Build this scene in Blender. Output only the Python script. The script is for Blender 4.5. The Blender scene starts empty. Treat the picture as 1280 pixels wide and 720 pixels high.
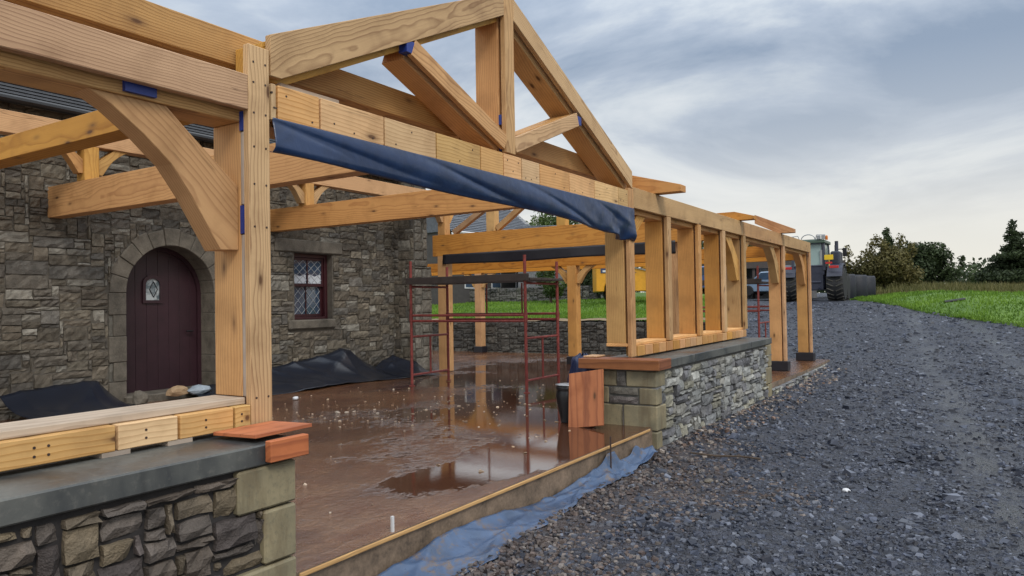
import bpy, bmesh, math, random
import numpy as np
from mathutils import Matrix, Vector
R = math.radians
SC = bpy.context.scene
COL = SC.collection
rnd = random.Random(7)
nrs = np.random.RandomState(11)

# ------------------------------------------------------------------ camera
# world: X runs along the front of the frame (away to the right), Y runs into the building, Z up; slab top is z = 0
yaw, pitch, roll, CZ = .563847, .0198159, -.016817, 1.48
c, s = math.cos, math.sin
Bm = np.array([[0, -1, 0], [0, 0, -1], [1, 0, 0]], float)
Ym = np.array([[c(yaw), 0, s(yaw)], [0, 1, 0], [-s(yaw), 0, c(yaw)]])
Pm = np.array([[1, 0, 0], [0, c(pitch), s(pitch)], [0, -s(pitch), c(pitch)]])
Rr = np.array([[c(roll), -s(roll), 0], [s(roll), c(roll), 0], [0, 0, 1]])
RM = Rr @ Pm @ Ym @ Bm
cam_d = bpy.data.cameras.new("camera")
cam = bpy.data.objects.new("camera", cam_d)
COL.objects.link(cam)
M = Matrix.Identity(4)
for i in range(3):
    M[i][0], M[i][1], M[i][2] = RM[0][i], -RM[1][i], -RM[2][i]
M[2][3] = CZ
cam.matrix_world = M
cam_d.sensor_width = 36
cam_d.lens = 36 * 915.65 / 1280
cam_d.clip_start = .05
cam_d.clip_end = 3000
SC.camera = cam
SC.render.resolution_x, SC.render.resolution_y = 1024, 576

# ------------------------------------------------------------------ light
SUN = Vector((-.42, -.62, .66)).normalized()          # direction towards the sun
elev = math.asin(SUN.z)
W = bpy.data.worlds.new("World")
SC.world = W
W.use_nodes = True
nt = W.node_tree
nt.nodes.clear()
def N(nt, t, **k):
    n = nt.nodes.new(t)
    for a, b in k.items():
        setattr(n, a, b)
    return n
def setin(n, **k):
    for a, b in k.items():
        n.inputs[a].default_value = b
def math_(nt, op, a, b=None, clamp=False):
    n = N(nt, 'ShaderNodeMath', operation=op, use_clamp=clamp)
    for i, x in enumerate((a, b)):
        if x is None: continue
        if isinstance(x, (int, float)): n.inputs[i].default_value = x
        else: nt.links.new(x, n.inputs[i])
    return n.outputs[0]
def mix(nt, f, a, b, t='MIX'):
    n = N(nt, 'ShaderNodeMix', data_type='RGBA', blend_type=t)
    for i, x in ((0, f), (6, a), (7, b)):
        if isinstance(x, (int, float)): n.inputs[i].default_value = x
        elif isinstance(x, (tuple, list)): n.inputs[i].default_value = tuple(x) + ((1,) if len(x) == 3 else ())
        else: nt.links.new(x, n.inputs[i])
    return n.outputs[2]
def ramp(nt, f, stops):
    n = N(nt, 'ShaderNodeValToRGB')
    e = n.color_ramp.elements
    while len(e) < len(stops): e.new(.5)
    for k, (p, col) in enumerate(stops):
        e[k].position = p
        e[k].color = (col, col, col, 1) if isinstance(col, (int, float)) else tuple(col) + (1,)
    nt.links.new(f, n.inputs[0])
    return n.outputs[0]
def noise(nt, vec, scale, detail=4, rough=.55, dist=0):
    n = N(nt, 'ShaderNodeTexNoise')
    setin(n, Scale=scale, Detail=detail, Roughness=rough, Distortion=dist)
    if vec is not None: nt.links.new(vec, n.inputs['Vector'])
    return n.outputs[0]
def mapping(nt, vec, scale=(1, 1, 1), loc=(0, 0, 0)):
    n = N(nt, 'ShaderNodeMapping')
    n.inputs['Scale'].default_value = scale
    n.inputs['Location'].default_value = loc
    nt.links.new(vec, n.inputs['Vector'])
    return n.outputs[0]

sky = N(nt, 'ShaderNodeTexSky', sky_type='NISHITA', sun_disc=False)
sky.sun_elevation = elev
sky.sun_rotation = math.atan2(SUN.x, SUN.y)
tc = N(nt, 'ShaderNodeTexCoord')
sp = N(nt, 'ShaderNodeSeparateXYZ')
nt.links.new(tc.outputs['Generated'], sp.inputs[0])
zc = math_(nt, 'MAXIMUM', sp.outputs[2], 0)
den = math_(nt, 'ADD', zc, .16)
px = math_(nt, 'DIVIDE', sp.outputs[0], den)
py = math_(nt, 'DIVIDE', sp.outputs[1], den)
cb = N(nt, 'ShaderNodeCombineXYZ')
nt.links.new(px, cb.inputs[0]); nt.links.new(py, cb.inputs[1])
cl1 = noise(nt, mapping(nt, cb.outputs[0], (1, 1, 1), (3.1, 1.7, 0)), .90, 8, .58, .42)
cl2 = noise(nt, mapping(nt, cb.outputs[0], (1, 1, 1), (8.3, 4.2, 0)), .42, 4, .5, .2)
cc = math_(nt, 'ADD', math_(nt, 'ADD', math_(nt, 'MULTIPLY', cl1, .98), -.10), math_(nt, 'MULTIPLY', cl2, .42))
# a darker cloud bank standing over the track
bv = N(nt, 'ShaderNodeVectorMath', operation='DOT_PRODUCT')
nt.links.new(tc.outputs['Generated'], bv.inputs[0])
_d = RM.T @ np.array([(1230 - 640) / 915.65, (20 - 360) / 915.65, 1.])
bv.inputs[1].default_value = tuple(_d / np.linalg.norm(_d))
cc = math_(nt, 'SUBTRACT', cc, ramp(nt, bv.outputs['Value'], [(.92, 0.), (.998, .15)]))
cloud = ramp(nt, cc, [(.41, (.28, .355, .475)), (.50, (.42, .49, .60)), (.565, (.58, .64, .71)), (.66, (.74, .78, .82))])
hor = ramp(nt, zc, [(0, (.84, .82, .74)), (.10, (.80, .79, .75)), (.22, (.72, .74, .75)), (.4, (.66, .70, .74))])
hf = ramp(nt, zc, [(.0, 0.), (.08, .10), (.19, .65), (.29, 1.)])
skyc = mix(nt, hf, hor, cloud)
zen = ramp(nt, zc, [(0, .33), (.3, .34), (.55, .52), (1, .86)])
skyc = mix(nt, 1., skyc, mix(nt, 1., zen, (3.0, 3.0, 3.0), 'MULTIPLY'), 'MULTIPLY')
nis = mix(nt, 1., sky.outputs[0], (.06, .06, .06), 'MULTIPLY')
tot = mix(nt, 1., mix(nt, 1., skyc, (9.9, 9.8, 9.6), 'MULTIPLY'), nis, 'ADD')
bg = N(nt, 'ShaderNodeBackground')
bg.inputs['Strength'].default_value = .1
nt.links.new(tot, bg.inputs['Color'])
wo = N(nt, 'ShaderNodeOutputWorld')
nt.links.new(bg.outputs[0], wo.inputs[0])

sd = bpy.data.lights.new("sun", 'SUN')
sd.energy = 1.5
sd.angle = R(16)
sd.color = (1, .94, .85)
so = bpy.data.objects.new("sun", sd)
COL.objects.link(so)
so.rotation_euler = SUN.to_track_quat('Z', 'Y').to_euler()
so.location = SUN * 50
SC.view_settings.view_transform = 'Standard'
SC.view_settings.look = 'None'
SC.view_settings.gamma = 1
SC.view_settings.use_curve_mapping = False
SC.view_settings.exposure = 0.05

# ------------------------------------------------------------------ materials
def new_mat(name):
    m = bpy.data.materials.new(name)
    m.use_nodes = True
    t = m.node_tree
    t.nodes.clear()
    b = N(t, 'ShaderNodeBsdfPrincipled')
    o = N(t, 'ShaderNodeOutputMaterial')
    t.links.new(b.outputs[0], o.inputs[0])
    return m, t, b
def link_or_set(t, sock, x):
    if isinstance(x, (int, float)): sock.default_value = x
    elif isinstance(x, (tuple, list)): sock.default_value = tuple(x) + (1,)
    else: t.links.new(x, sock)
def bump(t, b, h, strength=.3, dist=.01):
    n = N(t, 'ShaderNodeBump')
    setin(n, Strength=strength, Distance=dist)
    t.links.new(h, n.inputs['Height'])
    t.links.new(n.outputs[0], b.inputs['Normal'])
    return n

def wood_mat(name, light, dark, sat_var=.17, rough=.62, ring=15., knots=True, knot_col=(.10, .045, .02), cross=False):
    m, t, b = new_mat(name)
    tc = N(t, 'ShaderNodeTexCoord')
    oi = N(t, 'ShaderNodeObjectInfo')
    r = oi.outputs['Random']
    off = N(t, 'ShaderNodeCombineXYZ')
    t.links.new(math_(t, 'MULTIPLY', r, 37.), off.inputs[0])
    r2 = math_(t, 'FRACT', math_(t, 'MULTIPLY', r, 17.3))
    r3 = math_(t, 'FRACT', math_(t, 'MULTIPLY', r, 71.7))
    t.links.new(math_(t, 'ADD', math_(t, 'MULTIPLY', r2, .16), -.08), off.inputs[1])
    t.links.new(math_(t, 'ADD', math_(t, 'MULTIPLY', r3, .12), .05), off.inputs[2])
    va = N(t, 'ShaderNodeVectorMath', operation='ADD')
    src = tc.outputs['Object']
    t.links.new(src, va.inputs[0]); t.links.new(off.outputs[0], va.inputs[1])
    v = va.outputs[0]
    # slow wander of the tree's heart along the length: gives the cathedral figure
    wob = N(t, 'ShaderNodeTexNoise')
    setin(wob, Scale=1., Detail=3., Roughness=.5)
    t.links.new(mapping(t, v, (1.1, 2.2, 2.2)), wob.inputs['Vector'])
    vs = N(t, 'ShaderNodeVectorMath', operation='MULTIPLY_ADD')
    t.links.new(wob.outputs['Color'], vs.inputs[0])
    vs.inputs[1].default_value = (0, .12, .12)
    vm = mapping(t, v, (.02, 1, 1))
    t.links.new(vm, vs.inputs[2])
    wv = N(t, 'ShaderNodeTexWave', wave_type='RINGS', rings_direction='X', wave_profile='SAW')
    setin(wv, Scale=ring, Distortion=1.2, Detail=2., **{'Detail Scale': 1.2})
    t.links.new(vs.outputs[0], wv.inputs['Vector'])
    g = ramp(t, wv.outputs[1], [(.0, 0.), (.55, .15), (.88, .95), (1., .1)])
    fine = noise(t, mapping(t, v, (2.5, 90, 90)), 1., 3, .6)
    broad = noise(t, mapping(t, v, (.8, 4, 4)), 1., 3, .5)
    f = math_(t, 'ADD', math_(t, 'MULTIPLY', g, .62), math_(t, 'MULTIPLY', fine, .36))
    f = math_(t, 'ADD', f, math_(t, 'MULTIPLY', math_(t, 'SUBTRACT', broad, .5), .8), True)
    base = mix(t, f, light, dark)
    # board to board tone
    hsv = N(t, 'ShaderNodeHueSaturation')
    t.links.new(base, hsv.inputs['Color'])
    t.links.new(math_(t, 'ADD', 1 - sat_var, math_(t, 'MULTIPLY', r2, 2 * sat_var)), hsv.inputs['Value'])
    t.links.new(math_(t, 'ADD', .86, math_(t, 'MULTIPLY', r3, .26)), hsv.inputs['Saturation'])
    t.links.new(math_(t, 'ADD', .496, math_(t, 'MULTIPLY', math_(t, 'FRACT', math_(t, 'MULTIPLY', r, 131.3)), .014)), hsv.inputs['Hue'])
    base = hsv.outputs[0]
    if knots:
        vo = N(t, 'ShaderNodeTexVoronoi', feature='F1')
        setin(vo, Scale=1., Randomness=1.)
        t.links.new(mapping(t, v, (2.4, 6.5, 6.5)), vo.inputs['Vector'])
        k = ramp(t, vo.outputs['Distance'], [(.0, 1.), (.07, .95), (.11, .45), (.20, .10), (.3, 0.)])
        kc = N(t, 'ShaderNodeSeparateColor'); t.links.new(vo.outputs['Color'], kc.inputs[0])
        k = math_(t, 'MULTIPLY', k, math_(t, 'GREATER_THAN', kc.outputs[0], .52))
        base = mix(t, k, base, knot_col)
    ck = noise(t, mapping(t, v, (.9, 16, 16)), 1., 4, .55, .15)          # drying checks along the grain
    ck = ramp(t, ck, [(.665, 0.), (.69, 1.), (.715, 0.)])
    base = mix(t, math_(t, 'MULTIPLY', ck, .55), base, tuple(x * .3 for x in dark))
    gr = noise(t, tc.outputs['Object'], 3.0, 5, .6)          # handling grime and water marks
    base = mix(t, ramp(t, gr, [(.5, 0.), (.75, .38)]), base, tuple(x * .55 for x in dark))
    link_or_set(t, b.inputs['Base Color'], base)
    b.inputs['Roughness'].default_value = rough
    b.inputs['Specular IOR Level'].default_value = .3
    bump(t, b, math_(t, 'ADD', g, fine), .25, .003)
    return m

M_outer = wood_mat('larch outer board', (.60, .36, .172), (.25, .115, .045), ring=19)
M_inner = wood_mat('larch inner frame', (.60, .335, .128), (.36, .17, .058), ring=14)
M_tie = wood_mat('orange fir tie', (.60, .28, .078), (.36, .138, .034), ring=10)
M_block = wood_mat('pale pine block', (.70, .44, .215), (.45, .235, .095), ring=12)
M_end = wood_mat('end grain block', (.62, .33, .13), (.36, .15, .05), ring=20, knots=False)
M_ply = wood_mat('orange shuttering ply', (.52, .135, .020), (.25, .052, .010), ring=5, rough=.55)
M_plyd = wood_mat('wet shuttering ply', (.30, .088, .026), (.13, .034, .012), ring=5, rough=.4)
M_grey = wood_mat('grey packer timber', (.46, .38, .31), (.28, .21, .16), ring=9)

def simple(name, col, rough=.6, metal=0., var=.25, scale=6., bstr=.15, bdist=.005, spec=.5, attr=False, coat=0.):
    m, t, b = new_mat(name)
    tc = N(t, 'ShaderNodeTexCoord')
    n1 = noise(t, tc.outputs['Object'], scale, 6, .6)
    n2 = noise(t, tc.outputs['Object'], scale * 9, 3, .6)
    f = math_(t, 'ADD', math_(t, 'MULTIPLY', n1, .7), math_(t, 'MULTIPLY', n2, .3))
    f = ramp(t, f, [(.3, 1 - var), (.7, 1 + var)])
    src = col
    if attr:
        a = N(t, 'ShaderNodeAttribute', attribute_name='Col')
        src = a.outputs['Color']
    link_or_set(t, b.inputs['Base Color'], mix(t, 1., src, f, 'MULTIPLY'))
    b.inputs['Roughness'].default_value = rough
    b.inputs['Metallic'].default_value = metal
    b.inputs['Specular IOR Level'].default_value = spec
    if coat: b.inputs['Coat Weight'].default_value = coat
    if bstr: bump(t, b, math_(t, 'ADD', n1, math_(t, 'MULTIPLY', n2, .5)), bstr, bdist)
    return m
M_stone = simple('rubble stone', (.2, .2, .2), .72, var=.45, scale=9, bstr=.75, bdist=.03, attr=True, spec=.35)
M_sand = simple('dressed sandstone', (.235, .205, .125), .7, var=.42, scale=4, bstr=.25, bdist=.006, spec=.35)
M_dress = simple('old dressed stone', (.135, .118, .095), .75, var=.5, scale=5, bstr=.6, bdist=.012, spec=.3)
M_mortar = simple('mortar', (.105, .092, .075), .9, var=.35, scale=12, bstr=.5)
M_mortar2 = simple('dark joints', (.11, .108, .10), .9, var=.3, scale=12, bstr=.5)
M_jdark = simple('dark raked joints', (.028, .025, .025), .9, var=.3, scale=12, bstr=.5)
M_cope0 = simple('grey cast coping', (.080, .084, .082), .45, var=.55, scale=2.2, bstr=.12)
M_blue = simple('blue packer', (.012, .035, .22), .45, var=.15, scale=20, bstr=.05)
M_red = simple('red oxide scaffold', (.20, .036, .030), .55, var=.45, scale=14, bstr=.15)
M_dark = simple('dark wrap', (.012, .011, .016), .5, var=.3, scale=8)
M_black = simple('black plastic', (.010, .010, .012), .35, var=.2, scale=8, bstr=.05)
M_deck = simple('dark scaffold board', (.045, .034, .03), .65, var=.35, scale=6)
M_slate = simple('roof slate', (.085, .095, .115), .6, var=.35, scale=7, bstr=.5, bdist=.02)
M_slated = simple('old dark slate', (.035, .036, .04), .8, var=.35, scale=7, bstr=.5, bdist=.02, spec=.2)
M_white = simple('white painted', (.62, .63, .65), .5, var=.12, scale=3, bstr=.03)
M_door = simple('burgundy door paint', (.034, .013, .019), .42, var=.25, scale=4, bstr=.05)
M_sash = simple('burgundy sash paint', (.045, .010, .014), .4, var=.2, scale=6, bstr=.04)
M_lead = simple('lead came', (.36, .38, .41), .5, var=.15, scale=20, bstr=.0)
M_curt = simple('white net curtain', (.60, .63, .68), .8, var=.15, scale=20, bstr=.1)
M_rust = simple('rusty steel', (.05, .03, .024), .6, var=.4, scale=20)
M_conc = simple('slab edge concrete', (.16, .115, .08), .75, var=.75, scale=5, bstr=.4, bdist=.01)
M_yellow = simple('yellow machine paint', (.60, .28, .015), .4, var=.22, scale=2, bstr=.03)
M_bluep = simple('dark blue panel', (.03, .05, .13), .4, var=.2, scale=3, bstr=.02)
M_tyre = simple('tyre rubber', (.018, .018, .021), .75, var=.3, scale=8)
M_trac = simple('green grey tractor paint', (.07, .11, .085), .35, var=.2, scale=3, bstr=.02)
M_tracd = simple('dark tractor bodywork', (.028, .032, .055), .4, var=.25, scale=4, bstr=.04)
M_plate = simple('yellow plate', (.72, .48, .02), .4, var=.06, scale=3, bstr=.0)
M_redl = simple('red lens', (.42, .02, .02), .3, var=.1, scale=3, bstr=.0)
M_orl = simple('amber lens', (.6, .16, .01), .3, var=.1, scale=3, bstr=.0)
M_metal = simple('galvanised metal', (.35, .36, .38), .4, metal=.7, var=.15, scale=5, bstr=.03)
M_bale = simple('black bale wrap', (.012, .014, .024), .55, var=.3, scale=3, bstr=.4, bdist=.03)
M_bark = simple('bark', (.07, .05, .036), .9, var=.4, scale=12, bstr=.6, bdist=.02)
M_carb = simple('blue car paint', (.05, .11, .32), .3, var=.05, scale=1, bstr=0, coat=.5)
M_carw = simple('pale car paint', (.22, .30, .42), .3, var=.05, scale=1, bstr=0, coat=.5)
M_chip = simple('pale chips', (.42, .36, .30), .8, attr=True, var=.2, scale=12, bstr=.2)

m, t, b = new_mat('grey stained coping')
tc = N(t, 'ShaderNodeTexCoord')
P = tc.outputs['Object']
n1 = noise(t, P, 1.3, 6, .6, .4); n2 = noise(t, P, 30., 4, .6); n3 = noise(t, mapping(t, P, (9, 9, .8)), 1., 4, .6)
base = mix(t, ramp(t, n1, [(.40, 0.), (.62, 1.)]), (.038, .042, .046), (.120, .122, .112))
base = mix(t, ramp(t, n3, [(.50, 0.), (.72, .55)]), base, (.040, .038, .036))
base = mix(t, ramp(t, n2, [(.55, 0.), (.72, .35)]), base, (.19, .18, .16))
link_or_set(t, b.inputs['Base Color'], base)
link_or_set(t, b.inputs['Roughness'], ramp(t, n1, [(.4, .32), (.62, .62)]))
bump(t, b, n2, .2, .004)
M_cope = m
# dressed corner stones: sandstone with damp and rust-brown weather stains
m, t, b = new_mat('dressed sandstone')
tc = N(t, 'ShaderNodeTexCoord')
P = tc.outputs['Object']
n1 = noise(t, P, 2.6, 5, .6); n2 = noise(t, P, 45., 4, .6); n3 = noise(t, mapping(t, P, (7, 7, 1.2)), 1., 5, .62, .3)
base = mix(t, ramp(t, n1, [(.38, 0.), (.62, 1.)]), (.175, .155, .10), (.285, .24, .145))
base = mix(t, ramp(t, n3, [(.5, 0.), (.7, .75)]), base, (.12, .085, .045))
base = mix(t, ramp(t, n2, [(.52, 0.), (.72, .4)]), base, (.10, .095, .07))
link_or_set(t, b.inputs['Base Color'], base)
b.inputs['Roughness'].default_value = .68
bump(t, b, math_(t, 'ADD', n2, n1), .3, .006)
M_sand = m
def leaf_mat(name, a, b_, trans=.25):
    m, t, b = new_mat(name)
    at = N(t, 'ShaderNodeAttribute', attribute_name='Col')
    sp_ = N(t, 'ShaderNodeSeparateColor')
    t.links.new(at.outputs['Color'], sp_.inputs[0])
    link_or_set(t, b.inputs['Base Color'], mix(t, sp_.outputs[0], a, b_))
    b.inputs['Roughness'].default_value = .6
    b.inputs['Specular IOR Level'].default_value = .25
    tr = N(t, 'ShaderNodeBsdfTranslucent')
    link_or_set(t, tr.inputs[0], mix(t, sp_.outputs[0], a, b_))
    ms = N(t, 'ShaderNodeMixShader')
    ms.inputs[0].default_value = trans
    t.links.new(b.outputs[0], ms.inputs[1]); t.links.new(tr.outputs[0], ms.inputs[2])
    o = [n for n in t.nodes if n.type == 'OUTPUT_MATERIAL'][0]
    t.links.new(ms.outputs[0], o.inputs[0])
    return m
M_leafd = leaf_mat('dark leaves', (.016, .026, .013), (.055, .080, .030))
M_leafm = leaf_mat('green leaves', (.03, .055, .015), (.09, .135, .035))
M_leafy = leaf_mat('autumn leaves', (.045, .048, .018), (.17, .145, .05))
M_blade = leaf_mat('grass blades', (.055, .125, .014), (.19, .32, .04))
M_rough = leaf_mat('rough dry grass', (.07, .075, .025), (.17, .15, .06))

def membrane_mat(name, col, rough, bs=.5, dirt=0., det=5):
    m, t, b = new_mat(name)
    tc = N(t, 'ShaderNodeTexCoord')
    n1 = noise(t, tc.outputs['Object'], 5., det, .55, .6)
    n2 = noise(t, tc.outputs['Object'], 16., min(3, det), .5)
    base = mix(t, ramp(t, n1, [(.35, 0.), (.7, 1.)]), tuple(x * .75 for x in col), tuple(x * 1.25 for x in col))
    if dirt:
        n3 = noise(t, tc.outputs['Object'], 7., 8, .75)
        base = mix(t, ramp(t, n3, [(.52, 0.), (.62, dirt)]), base, (.13, .10, .085))
    link_or_set(t, b.inputs['Base Color'], base)
    link_or_set(t, b.inputs['Roughness'], ramp(t, n2, [(.3, rough * .8), (.7, rough * 1.25)]))
    if bs: bump(t, b, math_(t, 'ADD', n1, math_(t, 'MULTIPLY', n2, .3)), bs, .02)
    return m
M_memb = membrane_mat('navy breather membrane', (.011, .029, .085), .36, .25)
m, t, b = new_mat('black damp membrane')
tc = N(t, 'ShaderNodeTexCoord')
link_or_set(t, b.inputs['Base Color'], mix(t, noise(t, tc.outputs['Object'], 1.4, 2), (.006, .008, .015), (.014, .018, .030)))
b.inputs['Roughness'].default_value = .26
b.inputs['Specular IOR Level'].default_value = .6
M_tarp = m
M_strip = membrane_mat('blue ground membrane', (.055, .095, .18), .33, .35, .95, 3)
M_bag = membrane_mat('blue sack', (.012, .022, .07), .4, .6)

# leaded glass
m, t, b = new_mat('dark window glass')
setin(b, Roughness=.06)
link_or_set(t, b.inputs['Base Color'], (.05, .08, .13))
b.inputs['Specular IOR Level'].default_value = .9
M_glass = m
m, t, b = new_mat('glass with painted reflection')
tc = N(t, 'ShaderNodeTexCoord')
link_or_set(t, b.inputs['Base Color'], mix(t, ramp(t, noise(t, tc.outputs['Object'], 9., 2), [(.4, 0.), (.6, 1.)]), (.42, .46, .48), (.10, .13, .15)))  # pale reflection painted as mottled patches in the glass colour
setin(b, Roughness=.15)
M_glassp = m
m, t, b = new_mat('cab glass')
link_or_set(t, b.inputs['Base Color'], (.25, .33, .32))
setin(b, Roughness=.12)
M_cab = m

# wet muddy slab: bare damp concrete stained brown, with puddles lying in the hollows
m, t, b = new_mat('wet stained slab')
tc = N(t, 'ShaderNodeTexCoord')
P = tc.outputs['Object']
big = noise(t, mapping(t, P, (.45, .75, 1), (2.3, 0, 0)), 1., 4, .5, .4)
mid = noise(t, mapping(t, P, (1., 1.5, 1), (5, 2, 0)), 2.2, 6, .6, .3)
sm = noise(t, P, 22., 6, .65)
rip = noise(t, mapping(t, P, (1, 1.6, 1)), 9., 5, .65, .5)
grit = noise(t, P, 120., 2, .6)
base = mix(t, ramp(t, mid, [(.38, 0.), (.62, 1.)]), (.135, .052, .021), (.25, .135, .066))
base = mix(t, ramp(t, sm, [(.5, 0.), (.78, .4)]), base, (.33, .22, .13))
base = mix(t, ramp(t, grit, [(.62, 0.), (.72, .45)]), base, (.42, .34, .27))
base = mix(t, ramp(t, noise(t, mapping(t, P, (.8, 1.3, 1), (1.7, 4.4, 0)), 1., 5, .6, .5), [(.47, 0.), (.62, .75)]), base, (.062, .024, .012))
# standing water gathers in the middle and towards the far end, where the slab falls
gs = N(t, 'ShaderNodeSeparateXYZ'); t.links.new(P, gs.inputs[0])
def hollow(cu, cv, ru, rv, amp):
    du = math_(t, 'DIVIDE', math_(t, 'SUBTRACT', gs.outputs[0], cu), ru)
    dv_ = math_(t, 'DIVIDE', math_(t, 'SUBTRACT', gs.outputs[1], cv), rv)
    d2 = math_(t, 'ADD', math_(t, 'MULTIPLY', du, du), math_(t, 'MULTIPLY', dv_, dv_))
    return math_(t, 'MULTIPLY', math_(t, 'POWER', 2.718, math_(t, 'MULTIPLY', d2, -1.)), amp)
level = math_(t, 'ADD', math_(t, 'MULTIPLY', big, .40), math_(t, 'ADD', math_(t, 'MULTIPLY', mid, .26), .012))
level = math_(t, 'ADD', level, math_(t, 'MULTIPLY', math_(t, 'SUBTRACT', rip, .5), .30))
for h_ in ((6.1, 3.72, 1.2, .5, .25), (6.9, 3.5, 1.0, .28, .20), (7.9, 4.75, 1.5, .95, .24), (9.6, 5.6, 2.6, 1.3, .23), (12.6, 7.6, 3., 2., .19), (15.8, 9., 3., 2.2, .21), (17., 5., 3., 1.6, .16), (4.8, 3.9, .8, .4, .15)):
    level = math_(t, 'ADD', level, hollow(*h_))
pud = ramp(t, level, [(.415, 0.), (.465, 1.)])
wet = ramp(t, level, [(.22, 0.), (.37, 1.)])
base = mix(t, wet, base, mix(t, .6, base, (.090, .030, .013)))
base = mix(t, pud, base, (.075, .030, .016))
link_or_set(t, b.inputs['Base Color'], base)
rg = mix(t, wet, (.34, .34, .34), (.12, .12, .12))
rg = mix(t, pud, rg, (.045, .045, .045))
link_or_set(t, b.inputs['Roughness'], rg)
b.inputs['IOR'].default_value = 2.0
link_or_set(t, b.inputs['Specular IOR Level'], math_(t, 'ADD', .22, math_(t, 'ADD', math_(t, 'MULTIPLY', wet, .40), math_(t, 'MULTIPLY', pud, .38))))
bh = math_(t, 'MULTIPLY', math_(t, 'ADD', math_(t, 'ADD', sm, math_(t, 'MULTIPLY', grit, .4)), math_(t, 'ADD', mid, rip)), math_(t, 'SUBTRACT', 1.03, pud))
bump(t, b, bh, .42, .012)
M_slab = m

# dark slate gravel
m, t, b = new_mat('slate gravel')
tc = N(t, 'ShaderNodeTexCoord')
P = tc.outputs['Object']
vo = N(t, 'ShaderNodeTexVoronoi', feature='F1'); setin(vo, Scale=20.)
t.links.new(P, vo.inputs['Vector'])
vo2 = N(t, 'ShaderNodeTexVoronoi', feature='F1'); setin(vo2, Scale=60.)
t.links.new(P, vo2.inputs['Vector'])
big = noise(t, P, .35, 5, .6)
sepc = N(t, 'ShaderNodeSeparateColor'); t.links.new(vo.outputs['Color'], sepc.inputs[0])
base = mix(t, sepc.outputs[0], (.012, .016, .028), (.066, .078, .115))
base = mix(t, ramp(t, big, [(.42, 0.), (.68, .5)]), base, (.065, .07, .09))
# brown subsoil showing through near the building
gs = N(t, 'ShaderNodeSeparateXYZ'); t.links.new(P, gs.inputs[0])
near = math_(t, 'ADD', math_(t, 'SUBTRACT', gs.outputs[1], math_(t, 'MULTIPLY', math_(t, 'MAXIMUM', math_(t, 'SUBTRACT', gs.outputs[0], 8.), 0.), .6)), math_(t, 'MULTIPLY', math_(t, 'SUBTRACT', noise(t, P, 1.6, 5, .65), .5), 3.2))
base = mix(t, ramp(t, math_(t, 'MULTIPLY', near, .2), [(.36, 0.), (.56, .75)]), base, (.085, .060, .052))
base = mix(t, ramp(t, noise(t, P, 5., 8, .75), [(.56, 0.), (.72, .5)]), base, (.20, .21, .24))
lane = math_(t, 'SUBTRACT', gs.outputs[1], math_(t, 'MULTIPLY', math_(t, 'SUBTRACT', gs.outputs[0], 12.), .09))
def band(c0):
    d_ = math_(t, 'DIVIDE', math_(t, 'SUBTRACT', math_(t, 'ADD', lane, math_(t, 'MULTIPLY', math_(t, 'SUBTRACT', big, .5), .9)), c0), .34)
    return math_(t, 'POWER', 2.718, math_(t, 'MULTIPLY', math_(t, 'MULTIPLY', d_, d_), -1.))
rut = math_(t, 'ADD', band(.2), band(-1.6))
rut = math_(t, 'MULTIPLY', rut, ramp(t, noise(t, P, .8, 4, .6), [(.38, .15), (.6, 1.)]), True)
base = mix(t, math_(t, 'MULTIPLY', rut, .6), base, (.085, .088, .10))  # compacted ruts, their wet sheen painted in as a lighter tone
link_or_set(t, b.inputs['Base Color'], base)
link_or_set(t, b.inputs['Roughness'], mix(t, rut, (.62, .62, .62), (.27, .27, .27)))
hh = math_(t, 'ADD', math_(t, 'MULTIPLY', vo.outputs['Distance'], -1.), math_(t, 'MULTIPLY', vo2.outputs['Distance'], -.5))
bump(t, b, math_(t, 'ADD', hh, math_(t, 'MULTIPLY', noise(t, P, 2.2, 6, .7), 1.2)), 1., .07)
M_grav = m
M_peb = simple('slate chips', (.08, .085, .1), .55, attr=True, var=.2, scale=15, bstr=.2)

def ground_mat(name, a, b_, sc):
    m, t, b = new_mat(name)
    tc = N(t, 'ShaderNodeTexCoord')
    n1 = noise(t, tc.outputs['Object'], sc, 8, .65)
    n2 = noise(t, tc.outputs['Object'], sc * 20, 4, .6)
    link_or_set(t, b.inputs['Base Color'], mix(t, ramp(t, math_(t, 'ADD', math_(t, 'MULTIPLY', n1, .6), math_(t, 'MULTIPLY', n2, .4)), [(.35, 0.), (.65, 1.)]), a, b_))
    b.inputs['Roughness'].default_value = .9
    bump(t, b, n2, .6, .05)
    return m
M_grass = ground_mat('lawn soil and grass', (.05, .11, .018), (.13, .22, .03), .6)
M_field = ground_mat('far field', (.06, .075, .025), (.12, .12, .05), .05)
M_soil = ground_mat('bare clay edge', (.20, .14, .08), (.30, .22, .13), 2.)

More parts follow.
